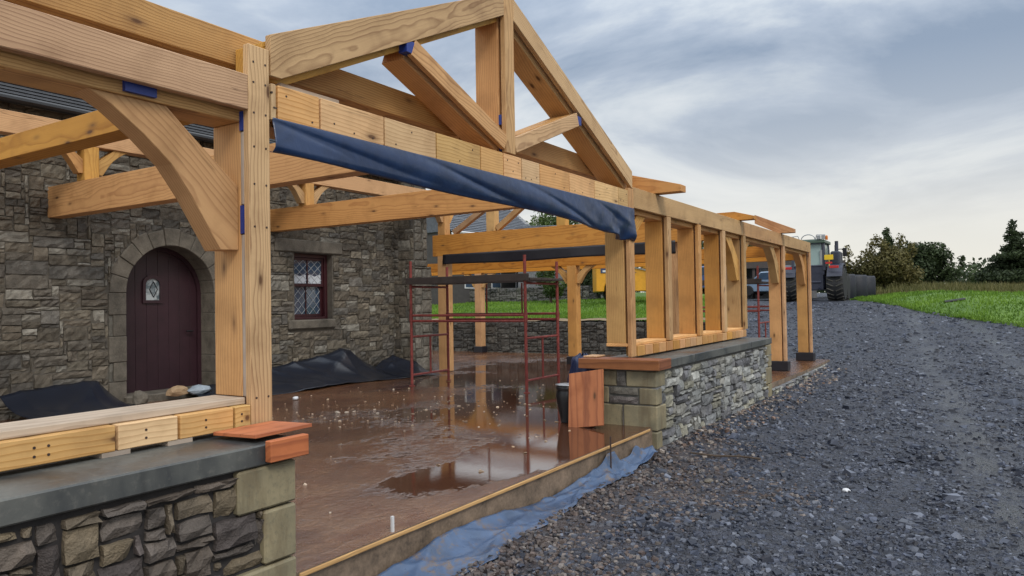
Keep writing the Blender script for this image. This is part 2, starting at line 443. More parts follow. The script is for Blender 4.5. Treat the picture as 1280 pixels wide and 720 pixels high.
# ------------------------------------------------------------------ mesh helpers
class MB:
    def __init__(self): self.v = []; self.f = []; self.c = None
    def add(self, vs, fs):
        o = len(self.v)
        self.v += [tuple(map(float, p)) for p in vs]
        self.f += [tuple(i + o for i in f) for f in fs]
        return self
    def box(self, a, b):
        x0, y0, z0 = a; x1, y1, z1 = b
        return self.add([(x0, y0, z0), (x1, y0, z0), (x1, y1, z0), (x0, y1, z0), (x0, y0, z1), (x1, y0, z1), (x1, y1, z1), (x0, y1, z1)],
                        [(0, 3, 2, 1), (4, 5, 6, 7), (0, 1, 5, 4), (1, 2, 6, 5), (2, 3, 7, 6), (3, 0, 4, 7)])
    def tube(self, p, q, r, n=10, r2=None):
        p = Vector(p); q = Vector(q); d = (q - p).normalized()
        a = d.orthogonal().normalized(); bb = d.cross(a)
        r2 = r if r2 is None else r2
        vs = []
        for cpt, rr in ((p, r), (q, r2)):
            for k in range(n):
                th = 2 * math.pi * k / n
                vs.append(cpt + a * (rr * c(th)) + bb * (rr * s(th)))
        fs = [(k, (k + 1) % n, n + (k + 1) % n, n + k) for k in range(n)]
        fs += [tuple(range(n - 1, -1, -1)), tuple(range(n, 2 * n))]
        return self.add(vs, fs)
    def path(self, pts, r, n=8):
        for a, b in zip(pts, pts[1:]): self.tube(a, b, r, n)
        return self
    def lathe(self, prof, center=(0, 0, 0), n=24, axis='z'):
        vs = []
        for (r, z) in prof:
            for k in range(n):
                th = 2 * math.pi * k / n
                p = (r * c(th), r * s(th), z)
                if axis == 'x': p = (z, r * c(th), r * s(th))
                if axis == 'y': p = (r * s(th), z, r * c(th))
                vs.append((p[0] + center[0], p[1] + center[1], p[2] + center[2]))
        fs = []
        for i in range(len(prof) - 1):
            for k in range(n):
                fs.append((i * n + k, i * n + (k + 1) % n, (i + 1) * n + (k + 1) % n, (i + 1) * n + k))
        fs.append(tuple(range(n - 1, -1, -1)))
        fs.append(tuple(range((len(prof) - 1) * n, len(prof) * n)))
        return self.add(vs, fs)
    def grid(self, fn, nu, nv):
        vs = [fn(i / nu, j / nv) for j in range(nv + 1) for i in range(nu + 1)]
        fs = [(j * (nu + 1) + i, j * (nu + 1) + i + 1, (j + 1) * (nu + 1) + i + 1, (j + 1) * (nu + 1) + i) for j in range(nv) for i in range(nu)]
        return self.add(vs, fs)
    def prism(self, poly, a0, a1, axis='y'):
        """polygon of two coordinates swept along an axis"""
        n = len(poly)
        vs = []
        for a in (a0, a1):
            for (p, q) in poly:
                vs.append((p, a, q) if axis == 'y' else (a, p, q) if axis == 'x' else (p, q, a))
        fs = [(k, (k + 1) % n, n + (k + 1) % n, n + k) for k in range(n)]
        fs += [tuple(range(n - 1, -1, -1)), tuple(range(n, 2 * n))]
        return self.add(vs, fs)
    def build(self, name, mat, parent=None, mw=None, bevel=0, smooth=False, solid=0, sub=0, recalc=True):
        me = bpy.data.meshes.new(name)
        me.from_pydata(self.v, [], self.f)
        if recalc or bevel:
            bm = bmesh.new(); bm.from_mesh(me)
            if bevel:
                bmesh.ops.bevel(bm, geom=list(bm.edges), offset=bevel, segments=1, affect='EDGES', clamp_overlap=True)
            bmesh.ops.recalc_face_normals(bm, faces=bm.faces)
            bm.to_mesh(me); bm.free()
        if self.c is not None and len(self.c) == len(me.vertices):
            at = me.color_attributes.new('Col', 'FLOAT_COLOR', 'POINT')
            at.data.foreach_set('color', np.array(self.c, np.float32).ravel())
        if smooth:
            me.polygons.foreach_set('use_smooth', [True] * len(me.polygons))
        me.materials.append(mat)
        o = bpy.data.objects.new(name, me)
        COL.objects.link(o)
        if mw is not None: o.matrix_basis = mw
        if parent is not None:
            o.parent = parent
            o.matrix_parent_inverse = parent.matrix_basis.inverted()
        if solid:
            md = o.modifiers.new('thickness', 'SOLIDIFY'); md.thickness = solid; md.offset = 0
        if sub:
            md = o.modifiers.new('subdivision', 'SUBSURF'); md.levels = sub; md.render_levels = sub
        return o

def tag(o, label=None, cat=None, group=None, kind=None):
    if label: o['label'] = label
    if cat: o['category'] = cat
    if group: o['group'] = group
    if kind: o['kind'] = kind
    return o
def thing(name, loc, label, cat, group=None):
    o = bpy.data.objects.new(name, None)
    o.empty_display_size = .2
    COL.objects.link(o)
    o.matrix_basis = Matrix.Translation(loc)
    return tag(o, label, cat, group)

def frame_mat(p0, p1, side=None):
    """matrix with X along p0->p1"""
    p0 = Vector(p0); p1 = Vector(p1)
    x = (p1 - p0).normalized()
    ref = Vector(side) if side else (Vector((0, 0, 1)) if abs(x.z) < .9 else Vector((0, 1, 0)))
    y = ref.cross(x).normalized()
    z = x.cross(y)
    m = Matrix((x, y, z)).transposed().to_4x4()
    m.translation = p0
    return m, (p1 - p0).length
def timber(name, a, b, mat, parent=None, bevel=.004):
    """axis-aligned timber between two corners; grain follows its longest side"""
    a = Vector(a); b = Vector(b)
    lo = Vector(map(min, a, b)); hi = Vector(map(max, a, b))
    d = hi - lo
    k = max(range(3), key=lambda i: d[i])
    ctr = (lo + hi) / 2
    p0 = ctr.copy(); p1 = ctr.copy(); p0[k] = lo[k]; p1[k] = hi[k]
    m, L = frame_mat(p0, p1)
    inv = m.to_3x3().inverted()
    h = inv @ (d / 2)
    h = Vector(map(abs, h))
    mb = MB().box((0, -h.y, -h.z), (L, h.y, h.z))
    return mb.build(name, mat, parent, m, bevel)
def stick(name, p0, p1, w, h, mat, parent=None, bevel=.004, side=None):
    m, L = frame_mat(p0, p1, side)
    return MB().box((0, -w / 2, -h / 2), (L, w / 2, h / 2)).build(name, mat, parent, m, bevel)
def profile(name, poly, a0, a1, axis, mat, parent=None, bevel=.003):
    """timber cut to an outline in a vertical plane (axis = direction of thickness), grain along the outline's longest run"""
    best = (0, None, None)
    for i in range(len(poly)):
        for j in range(i):
            d = math.dist(poly[i], poly[j])
            if d > best[0]: best = (d, poly[j], poly[i])
    to3 = (lambda p, a: (p[0], a, p[1])) if axis == 'y' else (lambda p, a: (a, p[0], p[1]))
    m, L = frame_mat(to3(best[1], a0), to3(best[2], a0), side=(0, 1, 0) if axis == 'y' else (1, 0, 0))
    inv = m.inverted()
    mb = MB().prism(poly, a0, a1, axis)
    mb.v = [tuple(inv @ Vector(v)) for v in mb.v]
    return mb.build(name, mat, parent, m, bevel)

BR = [(.86, 2.57), (.74, 2.51), (.57, 2.39), (.42, 2.26), (.30, 2.10), (.17, 1.89), (.12, 1.81), (0, 1.815), (0, 2.19), (.36, 2.49), (.45, 2.57)]
def brace(u, dirn, v0, v1, mat, parent, zh=2.57, k=1., axis='y'):
    """curved brace; u = face of the post, dirn = which way it reaches, v0..v1 its thickness"""
    poly = [(u + dirn * d * k, zh + (z - 2.57) * k) for d, z in BR]
    return profile('curved_brace', poly, v0, v1, axis, mat, parent)

# ------------------------------------------------------------------ rubble stonework
def pack(w, h, blocked, cell=.05, wmax=9, hmax=4, hw=(1, 2, 2, 3)):
    nx, nz = int(round(w / cell)), int(round(h / cell))
    occ = np.zeros((nx, nz), bool)
    for i in range(nx):
        for j in range(nz):
            if blocked and blocked((i + .5) * cell, (j + .5) * cell): occ[i, j] = True
    out = []
    for j in range(nz):
        for i in range(nx):
            if occ[i, j]: continue
            hh = min(rnd.choice(hw), nz - j)
            ww = rnd.randint(2 + hh // 2, wmax)
            k = 0
            while k < ww and i + k < nx and not occ[i + k, j]: k += 1
            ww = k
            for q in range(1, hh):
                if occ[i:i + ww, j + q].any():
                    hh = q; break
            occ[i:i + ww, j:j + hh] = True
            out.append((i * cell, j * cell, ww * cell, hh * cell))
    return out
def stone_block(mb, cols, org, ax, nrm, x, z, w, h, depth, col, joint=.012, rough=.02, seg=.07):
    """one pillowed, uneven stone; ax = wall direction, nrm = outward normal"""
    org = np.array(org, float); ax = np.array(ax, float); nrm = np.array(nrm, float); up = np.array((0, 0, 1.))
    nx = max(2, min(7, int(w / seg) + 1)); nz = max(2, min(5, int(h / seg) + 1))
    jx = joint * (.6 + .9 * nrs.rand(4))
    x0, x1, z0, z1 = x + jx[0], x + w - jx[1], z + jx[2], z + h - jx[3]
    tilt = (nrs.rand(2) - .5) * rough * 1.2
    pr = depth + (nrs.rand() - .3) * rough
    o = len(mb.v)
    for b in range(nz + 1):
        for a in range(nx + 1):
            fa, fb = a / nx, b / nz
            e = min(fa, 1 - fa) * w; e2 = min(fb, 1 - fb) * h
            edge = (a in (0, nx)) + (b in (0, nz))
            d = pr + (nrs.rand() - .5) * rough + tilt[0] * (fa - .5) + tilt[1] * (fb - .5)
            if edge: d -= .35 * depth + .15 * depth * (edge == 2)
            jit = (nrs.rand(2) - .5) * (.012 if edge else .02) * min(1, w / .2)
            p = org + ax * (x0 + (x1 - x0) * fa + jit[0]) + up * (z0 + (z1 - z0) * fb + jit[1] * .7) + nrm * d
            mb.v.append(tuple(p))
            k = .88 + .24 * nrs.rand()
            cols.append((col[0] * k, col[1] * k, col[2] * k, 1))
    ring = [(a, 0) for a in range(nx + 1)] + [(nx, b) for b in range(1, nz + 1)] + [(a, nz) for a in range(nx - 1, -1, -1)] + [(0, b) for b in range(nz - 1, 0, -1)]
    for b in range(nz):
        for a in range(nx):
            i = o + b * (nx + 1) + a
            mb.f.append((i, i + 1, i + nx + 2, i + nx + 1))
    base = len(mb.v)
    for (a, b) in ring:
        q = np.array(mb.v[o + b * (nx + 1) + a])
        mb.v.append(tuple(q - nrm * (np.dot(q - org, nrm) + .015)))
        cols.append((col[0] * .8, col[1] * .8, col[2] * .8, 1))
    n = len(ring)
    for k in range(n):
        a, b = ring[k]; a2, b2 = ring[(k + 1) % n]
        mb.f.append((o + b * (nx + 1) + a, base + k, base + (k + 1) % n, o + b2 * (nx + 1) + a2))
def rubble(mb, cols, org, ax, nrm, w, h, palette, blocked=None, depth=.035, rough=.025, joint=.012, fl=False, **k):
    for (x, z, ww, hh) in pack(w, h, blocked, **k):
        col = palette[rnd.randrange(len(palette))]
        q = .75 + .5 * rnd.random()
        stone_block(mb, cols, org, ax, nrm, x, z, ww, hh, depth, tuple(v * q for v in col), rough=rough, joint=joint)
PAL_NEW = [(.21, .215, .21), (.26, .265, .255), (.16, .165, .17), (.31, .31, .29), (.23, .225, .205), (.145, .145, .155), (.27, .26, .21), (.185, .185, .19)]
PAL_LEFT = [(.105, .085, .070), (.080, .066, .062), (.14, .112, .080), (.058, .050, .054), (.19, .15, .10), (.095, .080, .070)]
PAL_OLD = [(.120, .102, .078), (.145, .122, .092), (.100, .088, .074), (.165, .142, .108), (.12, .110, .096), (.13, .112, .085), (.105, .088, .068), (.112, .098, .08), (.21, .195, .165), (.125, .105, .08)]
def finish_stone(mb, cols, name, parent, mat=None):
    mb.c = cols
    return mb.build(name, mat or M_stone, parent, recalc=True)

# ================================================================== SETTING
def sm(a, b, x):
    t = min(1, max(0, (x - a) / (b - a)))
    return t * t * (3 - 2 * t)
def zs(u): return -.13 * min(1, max(0, (u - 9.) / 8.))        # slab falls very gently towards its far end
def zg(u, v):
    d = max(u, 0)
    z = -.27 + .02 * math.sin(u * 1.3 + v * .7) + .02 * math.sin(v * 2.1 - u * .5) + .012 * math.sin(u * 3.7 - v * 2.9) + .01 * math.sin(v * 5.3 + u * 1.9)
    rut = math.exp(-((v - .2 - .09 * (u - 12)) / .28) ** 2) + math.exp(-((v + 1.6 - .09 * (u - 12)) / .28) ** 2)
    z -= .035 * rut * sm(5, 9, d)
    z += 1.55 * sm(18, 39, d) + .55 * sm(39, 75, d)
    z += .05 * math.sin(u * .35 + 1.) * sm(8, 20, d)
    z -= .25 * sm(6, -14, v) * sm(14, 30, d)
    return z
# gravel ground sheet reaching the horizon
us = list(np.linspace(-6, 40, 150)) + [42, 45, 50, 56, 64, 75, 90, 120, 180, 300, 600, 1500]
vs_ = [-900, -300, -120, -60, -35] + list(np.linspace(-25, 16, 130)) + [18, 22, 28, 36, 50, 80, 160, 400, 900]
mb = MB()
nu, nv = len(us) - 1, len(vs_) - 1
mb.grid(lambda a, b: (us[round(a * nu)], vs_[round(b * nv)], zg(us[round(a * nu)], vs_[round(b * nv)]) + (.014 * (rnd.random() - .5) if us[round(a * nu)] < 25 else 0)), nu, nv)
tag(mb.build('gravel_ground', M_grav, smooth=True), kind='structure')
# far field beyond the track
def edge_v(u):                                              # where gravel gives way to grass on the right
    return np.interp(u, [18, 22, 26, 32, 37, 40, 44, 60], [-12, -7.6, -3.9, 1.4, 4.3, 5.0, 6.0, 8.])
def bank(u, v):
    dd = edge_v(u) - v
    return zg(u, v) + .02 + .30 * sm(0, 3.0, dd) * (1 - .5 * sm(3, 9, dd)) + .04 * math.sin(u * 1.7 + v)
mb = MB()
gu = list(np.linspace(18, 46, 70)) + [50, 56, 66]
mb.grid(lambda a, b: (lambda u: (u, edge_v(u) - 26 * b ** 1.6 + .25 * math.sin(u * 3.1) * (b < .01), bank(u, edge_v(u) - 26 * b ** 1.6) - (.06 if b < .01 else 0)))(gu[round(a * (len(gu) - 1))]), len(gu) - 1, 30)
tag(mb.build('grass_bank', M_grass, smooth=True), kind='structure')
mb = MB()
def zf(u, v): return zg(u, v) + .05
fu = [46.5, 50, 56, 64, 80, 110, 200, 500, 1400]; fv = [-800, -300, -120, -60, -30, -14, -4, 3, 6.5]
mb.grid(lambda a, b: (fu[round(a * 8)], fv[round(b * 8)], zf(fu[round(a * 8)], fv[round(b * 8)])), 8, 8)
tag(mb.build('far_field', M_field, smooth=True), kind='structure')
# raised garden behind the retaining wall
def zl(u, v): return .84 + .052 * (u - 20.3) + .03 * math.sin(u * .9 + v * .6)
def lawn_v(u): return float(np.interp(u, [20.5, 24, 30, 46], [6.3, 7.0, 8.3, 12.]))
mb = MB()
def lawn(a, b):
    u = 20.55 + 22 * a; ve = lawn_v(u); v = ve + (38 - ve) * b ** 1.5
    return (u, v, (zg(u, v) - .05) if b == 0 else zl(u, v) + (zg(u, v) - zl(u, v)) * (1 - sm(0, 1.6, v - ve)))
mb.grid(lawn, 50, 60)
tag(mb.build('lawn', M_grass, smooth=True), kind='structure')
mb = MB()
mb.grid(lambda a, b: (20.24 + .75 * a, 6.3 + 15 * b, zl(20.4, 5) + .015 + .05 * math.sin(a * 3.1) + .02 * math.sin(b * 60) + .015 * rnd.random()), 6, 80)
tag(mb.build('soil_edge', M_soil, smooth=True), kind='structure')

# the slab
def slab_top(u, v): return zs(u)
mb = MB()
su = list(np.linspace(-3, 20.4, 60))
mb.grid(lambda a, b: (su[round(a * 59)], 3.22 + 8.1 * b, zs(su[round(a * 59)])), 59, 6)
mb.grid(lambda a, b: (12.6 + (19.98 - 12.6) * a, 11.32 + 6 * b, zs(12.6 + 7.38 * a)), 20, 4)
slab = tag(mb.build('concrete_slab', M_slab), kind='structure')
mb = MB()
for i in range(59):
    a, b = su[i], su[i + 1]
    mb.add([(a, 3.22, zs(a)), (b, 3.22, zs(b)), (b, 3.20 - .01 * math.sin(i), -.6), (a, 3.20 - .01 * math.sin(i - 1), -.6)], [(0, 1, 2, 3)])
mb.add([(20.4, 3.22, zs(20.4)), (20.4, 11.32, zs(20.4)), (20.4, 11.32, -.6), (20.4, 3.22, -.6)], [(0, 1, 2, 3)])
tag(mb.build('slab_edge', M_conc), kind='structure')
# timber shutter lip along the opening
lip = timber('edge_batten', (2.8, 3.183, -.022), (7.95, 3.197, .005), M_inner)
tag(lip, 'long thin batten along the wet slab edge at the wide opening', 'batten')

# ================================================================== OLD STONE HOUSE
HV = 11.2
house = thing('stone_house', (6, HV, 0), 'old dark rubble stone house with arched burgundy door and small leaded window behind the frame', 'house')
DU0, DU1, DZ = 6.43, 8.0, 1.73
DC, DRad = (DU0 + DU1) / 2, (DU1 - DU0) / 2
WU0, WU1, WZ0, WZ1 = 9.785, 10.78, 1.21, 2.53
HU0, HU1, HZ = 1.0, 13.3, 4.4
def in_door(u, z, m=0.):
    if z < DZ: return DU0 - m < u < DU1 + m
    return (u - DC) ** 2 + (z - DZ) ** 2 < (DRad + m) ** 2
# quoin / voussoir reservation
def blk_main(x, z):
    u = x + HU0
    if in_door(u, z, .27 if z > DZ else .27): return True
    if WU0 - .02 < u < WU1 + .02 and WZ0 < z < WZ1: return True
    if WU0 - .5 < u < WU1 + .28 and WZ1 <= z < WZ1 + .27: return True
    if WU0 - .2 < u < WU1 + .02 and WZ0 - .19 < z <= WZ0: return True
    if 12.68 < u < 13.2: return True
    return False
mb, cols = MB(), []
rubble(mb, cols, (HU0, HV, -.02), (1, 0, 0), (0, -1, 0), HU1 - HU0, HZ, PAL_OLD, blk_main, depth=.018, rough=.026, wmax=11, hw=(1, 2, 2, 2, 3, 3, 4), joint=.008, fl=True)
# end pier (buttress): face towards the door and front face
rubble(mb, cols, (12.68, HV, -.02), (0, -1, 0), (-1, 0, 0), .6, HZ, PAL_OLD, None, depth=.018, rough=.02, wmax=7, hw=(2, 3, 4, 5))
rubble(mb, cols, (12.68, 10.6, -.02), (1, 0, 0), (0, -1, 0), .60, 2.35, [(.165, .15, .125), (.14, .13, .11)], None, depth=.03, rough=.015, wmax=12, hw=(4, 5, 6))
rubble(mb, cols, (12.68, 10.6, 2.33), (1, 0, 0), (0, -1, 0), .45, HZ - 2.35, [(.15, .14, .12), (.13, .12, .1)], None, depth=.03, rough=.015, wmax=10, hw=(3, 4, 5))
wall = finish_stone(mb, cols, 'rubble_facing', house)
# the mass of the wall behind the facing, with the openings cut through
mb = MB()
def wallbox(u0, u1, z0, z1): mb.box((u0, HV, z0), (u1, HV + .6, z1))
wallbox(HU0, DU0, -.2, HZ); wallbox(DU1, WU0, -.2, HZ); wallbox(WU1, HU1, -.2, HZ)
wallbox(WU0, WU1, -.2, WZ0); wallbox(WU0, WU1, WZ1, HZ)
n = 20
arc = [(DC + DRad * c(math.pi * k / n), DZ + DRad * s(math.pi * k / n)) for k in range(n + 1)]
for k in range(n):
    (a0, b0), (a1, b1) = arc[k], arc[k + 1]
    mb.prism([(a0, b0), (a0, HZ), (a1, HZ), (a1, b1)], HV, HV + .6)
mb.box((12.68, 10.6, -.2), (13.13, HV - .002, HZ)); mb.box((13.132, 10.6, -.2), (13.28, HV - .002, 2.33))
mb.box((HU1 - .6, HV + .602, -.2), (HU1, 17.0, HZ))
mb.build('wall', M_mortar, house)
# arch stones and jambs (dressed)
mb = MB()
K = 11
for k in range(K):
    t0, t1 = math.pi * k / K + .005, math.pi * (k + 1) / K - .005
    r0, r1 = DRad - .004, DRad + .255 + .03 * (k % 2)
    poly = []
    for q in range(4): th = t0 + (t1 - t0) * q / 3; poly.append((DC + r0 * c(th), DZ + r0 * s(th)))
    for q in range(4): th = t1 + (t0 - t1) * q / 3; poly.append((DC + r1 * c(th), DZ + r1 * s(th)))
    mb.prism(poly, HV - .022 - .006 * (k % 3), HV + .40)
for sgn, ue in ((-1, DU0), (1, DU1)):
    z = 0
    k = 0
    while z < DZ - .1:
        h = min([.36, .30, .40, .33, .35][k % 5], DZ - z)
        if DZ - z - h < .14: h = DZ - z
        w = (.27, .20)[k % 2]
        a, b_ = (ue - w, ue + .003) if sgn < 0 else (ue - .003, ue + w)
        mb.box((a, HV - .024 - .006 * (k % 3), z + .003), (b_, HV + .40, z + h - .003))
        z += h; k += 1
mb.build('door_surround', M_dress, house, bevel=.009)
# more dressed stones filling beside the narrow jambs
for sgn in (-1, 1):
    z = 0; k = 0
    while z < DZ - .1:
        h = min([.36, .30, .40, .33, .35][k % 5], DZ - z)
        if DZ - z - h < .14: h = DZ - z
        if k % 2:
            x0 = DU0 - .275 if sgn < 0 else DU1 + .203
            mb, cols = MB(), []
            stone_block(mb, cols, (x0, HV, z), (1, 0, 0), (0, -1, 0), 0, 0, .072, h, .02, (.13, .12, .1))
            finish_stone(mb, cols, 'jamb_filler', house)
        z += h; k += 1
MB().box((WU0 - .48, HV - .05, WZ1 + .004), (WU1 + .26, HV + .3, WZ1 + .255)).build('window_lintel', M_dress, house, bevel=.02)
MB().box((WU0 - .19, HV - .075, WZ0 - .18), (WU1 + .03, HV + .3, WZ0 - .004)).build('window_sill', M_dress, house, bevel=.02)
# door leaf, set well back in the arch
dv = HV + .405
mb = MB()
npl = 8
for k in range(npl):
    a = DU0 + (DU1 - DU0) * k / npl + .002; b_ = DU0 + (DU1 - DU0) * (k + 1) / npl - .002
    pts = [(a, .02), (b_, .02)]
    for q in range(5):
        u = b_ + (a - b_) * q / 4
        pts.append((u, DZ + math.sqrt(max(0, DRad ** 2 - (u - DC) ** 2)) + .004))
    mb.prism(pts, dv, dv + .06)
door = mb.build('door', M_door, house, bevel=.002)
mb = MB()
n = 24
arcl = lambda rr: [(DC + rr * c(math.pi * k / n), DZ + rr * s(math.pi * k / n)) for k in range(n + 1)]
o1, i1 = arcl(DRad + .01), arcl(DRad - .07)
for k in range(n):
    mb.prism([o1[k], o1[k + 1], i1[k + 1], i1[k]], dv - .045, dv - .003)
mb.box((DU0 - .01, dv - .045, 0), (DU0 + .07, dv - .003, DZ)); mb.box((DU1 - .07, dv - .045, 0), (DU1 + .01, dv - .003, DZ))
mb.build('door_frame', M_door, door)
# little arched light in the door
def arched(u0, u1, z0, z1, n=10):
    r = (u1 - u0) / 2; cx = (u0 + u1) / 2
    return [(u0, z0), (u1, z0)] + [(cx + r * c(math.pi * k / n), z1 - r * .8 + r * .8 * s(math.pi * k / n)) for k in range(n + 1)]
LU0, LU1, LZ0, LZ1 = 6.99, 7.24, 1.62, 1.98
mb = MB().prism(arched(LU0, LU1, LZ0, LZ1), dv - .006, dv + .02)
dl = mb.build('door_light', M_glassp, door)
outer = arched(LU0 - .05, LU1 + .05, LZ0 - .05, LZ1 + .06); inner = arched(LU0, LU1, LZ0, LZ1)
mb = MB()
for k in range(len(outer)):
    j = (k + 1) % len(outer)
    mb.prism([outer[k], outer[j], inner[j], inner[k]], dv - .035, dv - .004)
mb.build('light_frame', M_door, dl)
mb = MB()
cx, cz = (LU0 + LU1) / 2 + .02, (LZ0 + LZ1) / 2
for a, b_ in (((cx - .07, cz), (cx, cz + .13)), ((cx, cz + .13), (cx + .07, cz)), ((cx + .07, cz), (cx, cz - .13)), ((cx, cz - .13), (cx - .07, cz))):
    mb.tube((a[0], dv - .012, a[1]), (b_[0], dv - .012, b_[1]), .007, 6)
mb.build('diamond_leading', M_black, dl)
MB().tube((7.70, dv - .07, 1.08), (7.82, dv - .07, 1.08), .014, 8).tube((7.82, dv - .07, 1.08), (7.82, dv, 1.08), .012, 8).build('handle', M_black, door)
MB().box((DU0 - .05, HV - .12, -.02), (DU1 + .05, HV + .42, .12)).build('door_step', M_dress, house, bevel=.015)
# sash window
wv = HV + .14
win = MB().box((WU0, wv, WZ0), (WU0 + .07, wv + .16, WZ1)).box((WU1 - .07, wv, WZ0), (WU1, wv + .16, WZ1)) \
    .box((WU0 + .071, wv, WZ1 - .08), (WU1 - .071, wv + .16, WZ1)).box((WU0 + .071, wv - .02, WZ0), (WU1 - .071, wv + .16, WZ0 + .05)).build('window', M_sash, house, bevel=.006)
zm = (WZ0 + WZ1) / 2 + .02
for nm, z0, z1, vv in (('sash', zm - .02, WZ1 - .082, wv + .035), ('sash', WZ0 + .052, zm + .03, wv + .085)):
    a, b_ = WU0 + .072, WU1 - .072
    mid = (a + b_) / 2
    sa = MB().box((a, vv, z0), (a + .05, vv + .045, z1)).box((b_ - .05, vv, z0), (b_, vv + .045, z1)).box((a + .051, vv, z0), (b_ - .051, vv + .045, z0 + .055)) \
        .box((a + .051, vv, z1 - .05), (b_ - .051, vv + .045, z1)).box((mid - .014, vv + .002, z0 + .056), (mid + .014, vv + .04, z1 - .051)).build(nm, M_sash, win, bevel=.004)
    MB().box((a + .04, vv + .025, z0 + .04), (b_ - .04, vv + .03, z1 - .04)).build('pane', M_glass, win)
    mb = MB()
    for (g0, g1) in ((a + .05, mid - .014), (mid + .014, b_ - .05)):
        zz0, zz1 = z0 + .055, z1 - .05
        cw = (g1 - g0) / 2
        ch = (zz1 - zz0) / 3
        for i in range(2):
            for j in range(3):
                cx, cz = g0 + cw * (i + .5), zz0 + ch * (j + .5)
                for p, q in (((cx - cw / 2, cz), (cx, cz + ch / 2)), ((cx, cz + ch / 2), (cx + cw / 2, cz)), ((cx + cw / 2, cz), (cx, cz - ch / 2)), ((cx, cz - ch / 2), (cx - cw / 2, cz))):
                    mb.tube((p[0], vv + .019, p[1]), (q[0], vv + .019, q[1]), .0065, 5)
    mb.build('leading', M_lead, win)
a, b_ = WU0 + .09, WU1 - .09
mid = (a + b_) / 2
for g0, g1 in ((a + .045, mid - .03), (mid + .03, b_ - .045)):
    MB().grid(lambda p, q: (g0 + (g1 - g0) * p, wv + .055, zm + .045 + (.16 + .02 * math.sin(p * 9)) * q), 8, 2).build('net_curtain', M_curt, win)
# roof and gutter of the house
mb = MB()
e0, r0 = (HV - .25, HZ - .1), (14.2, 6.4)
for side in (1, -1):
    rows = 26
    for k in range(rows):
        f0, f1 = k / rows, (k + 1.25) / rows
        ya, za = e0[0] + (r0[0] - e0[0]) * f0, e0[1] + (r0[1] - e0[1]) * f0
        yb, zb = e0[0] + (r0[0] - e0[0]) * min(1, f1), e0[1] + (r0[1] - e0[1]) * min(1, f1)
        if side < 0: ya, yb = 2 * r0[0] - ya, 2 * r0[0] - yb
        mb.add([(HU0 - .3, ya, za + .03), (HU1 + .05, ya, za + .03), (HU1 + .05, yb, zb + .01), (HU0 - .3, yb, zb + .01)], [(0, 1, 2, 3)])
mb.prism([(e0[0], e0[1]), (r0[0], r0[1]), (2 * r0[0] - e0[0], e0[1])], HU1 - .05, HU1 + .02, 'x')
mb.build('roof', M_slated, house)
MB().tube((HU0, HV - .28, HZ - .06), (HU1 - .1, HV - .28, HZ - .06), .06, 10).build('gutter', M_black, house)

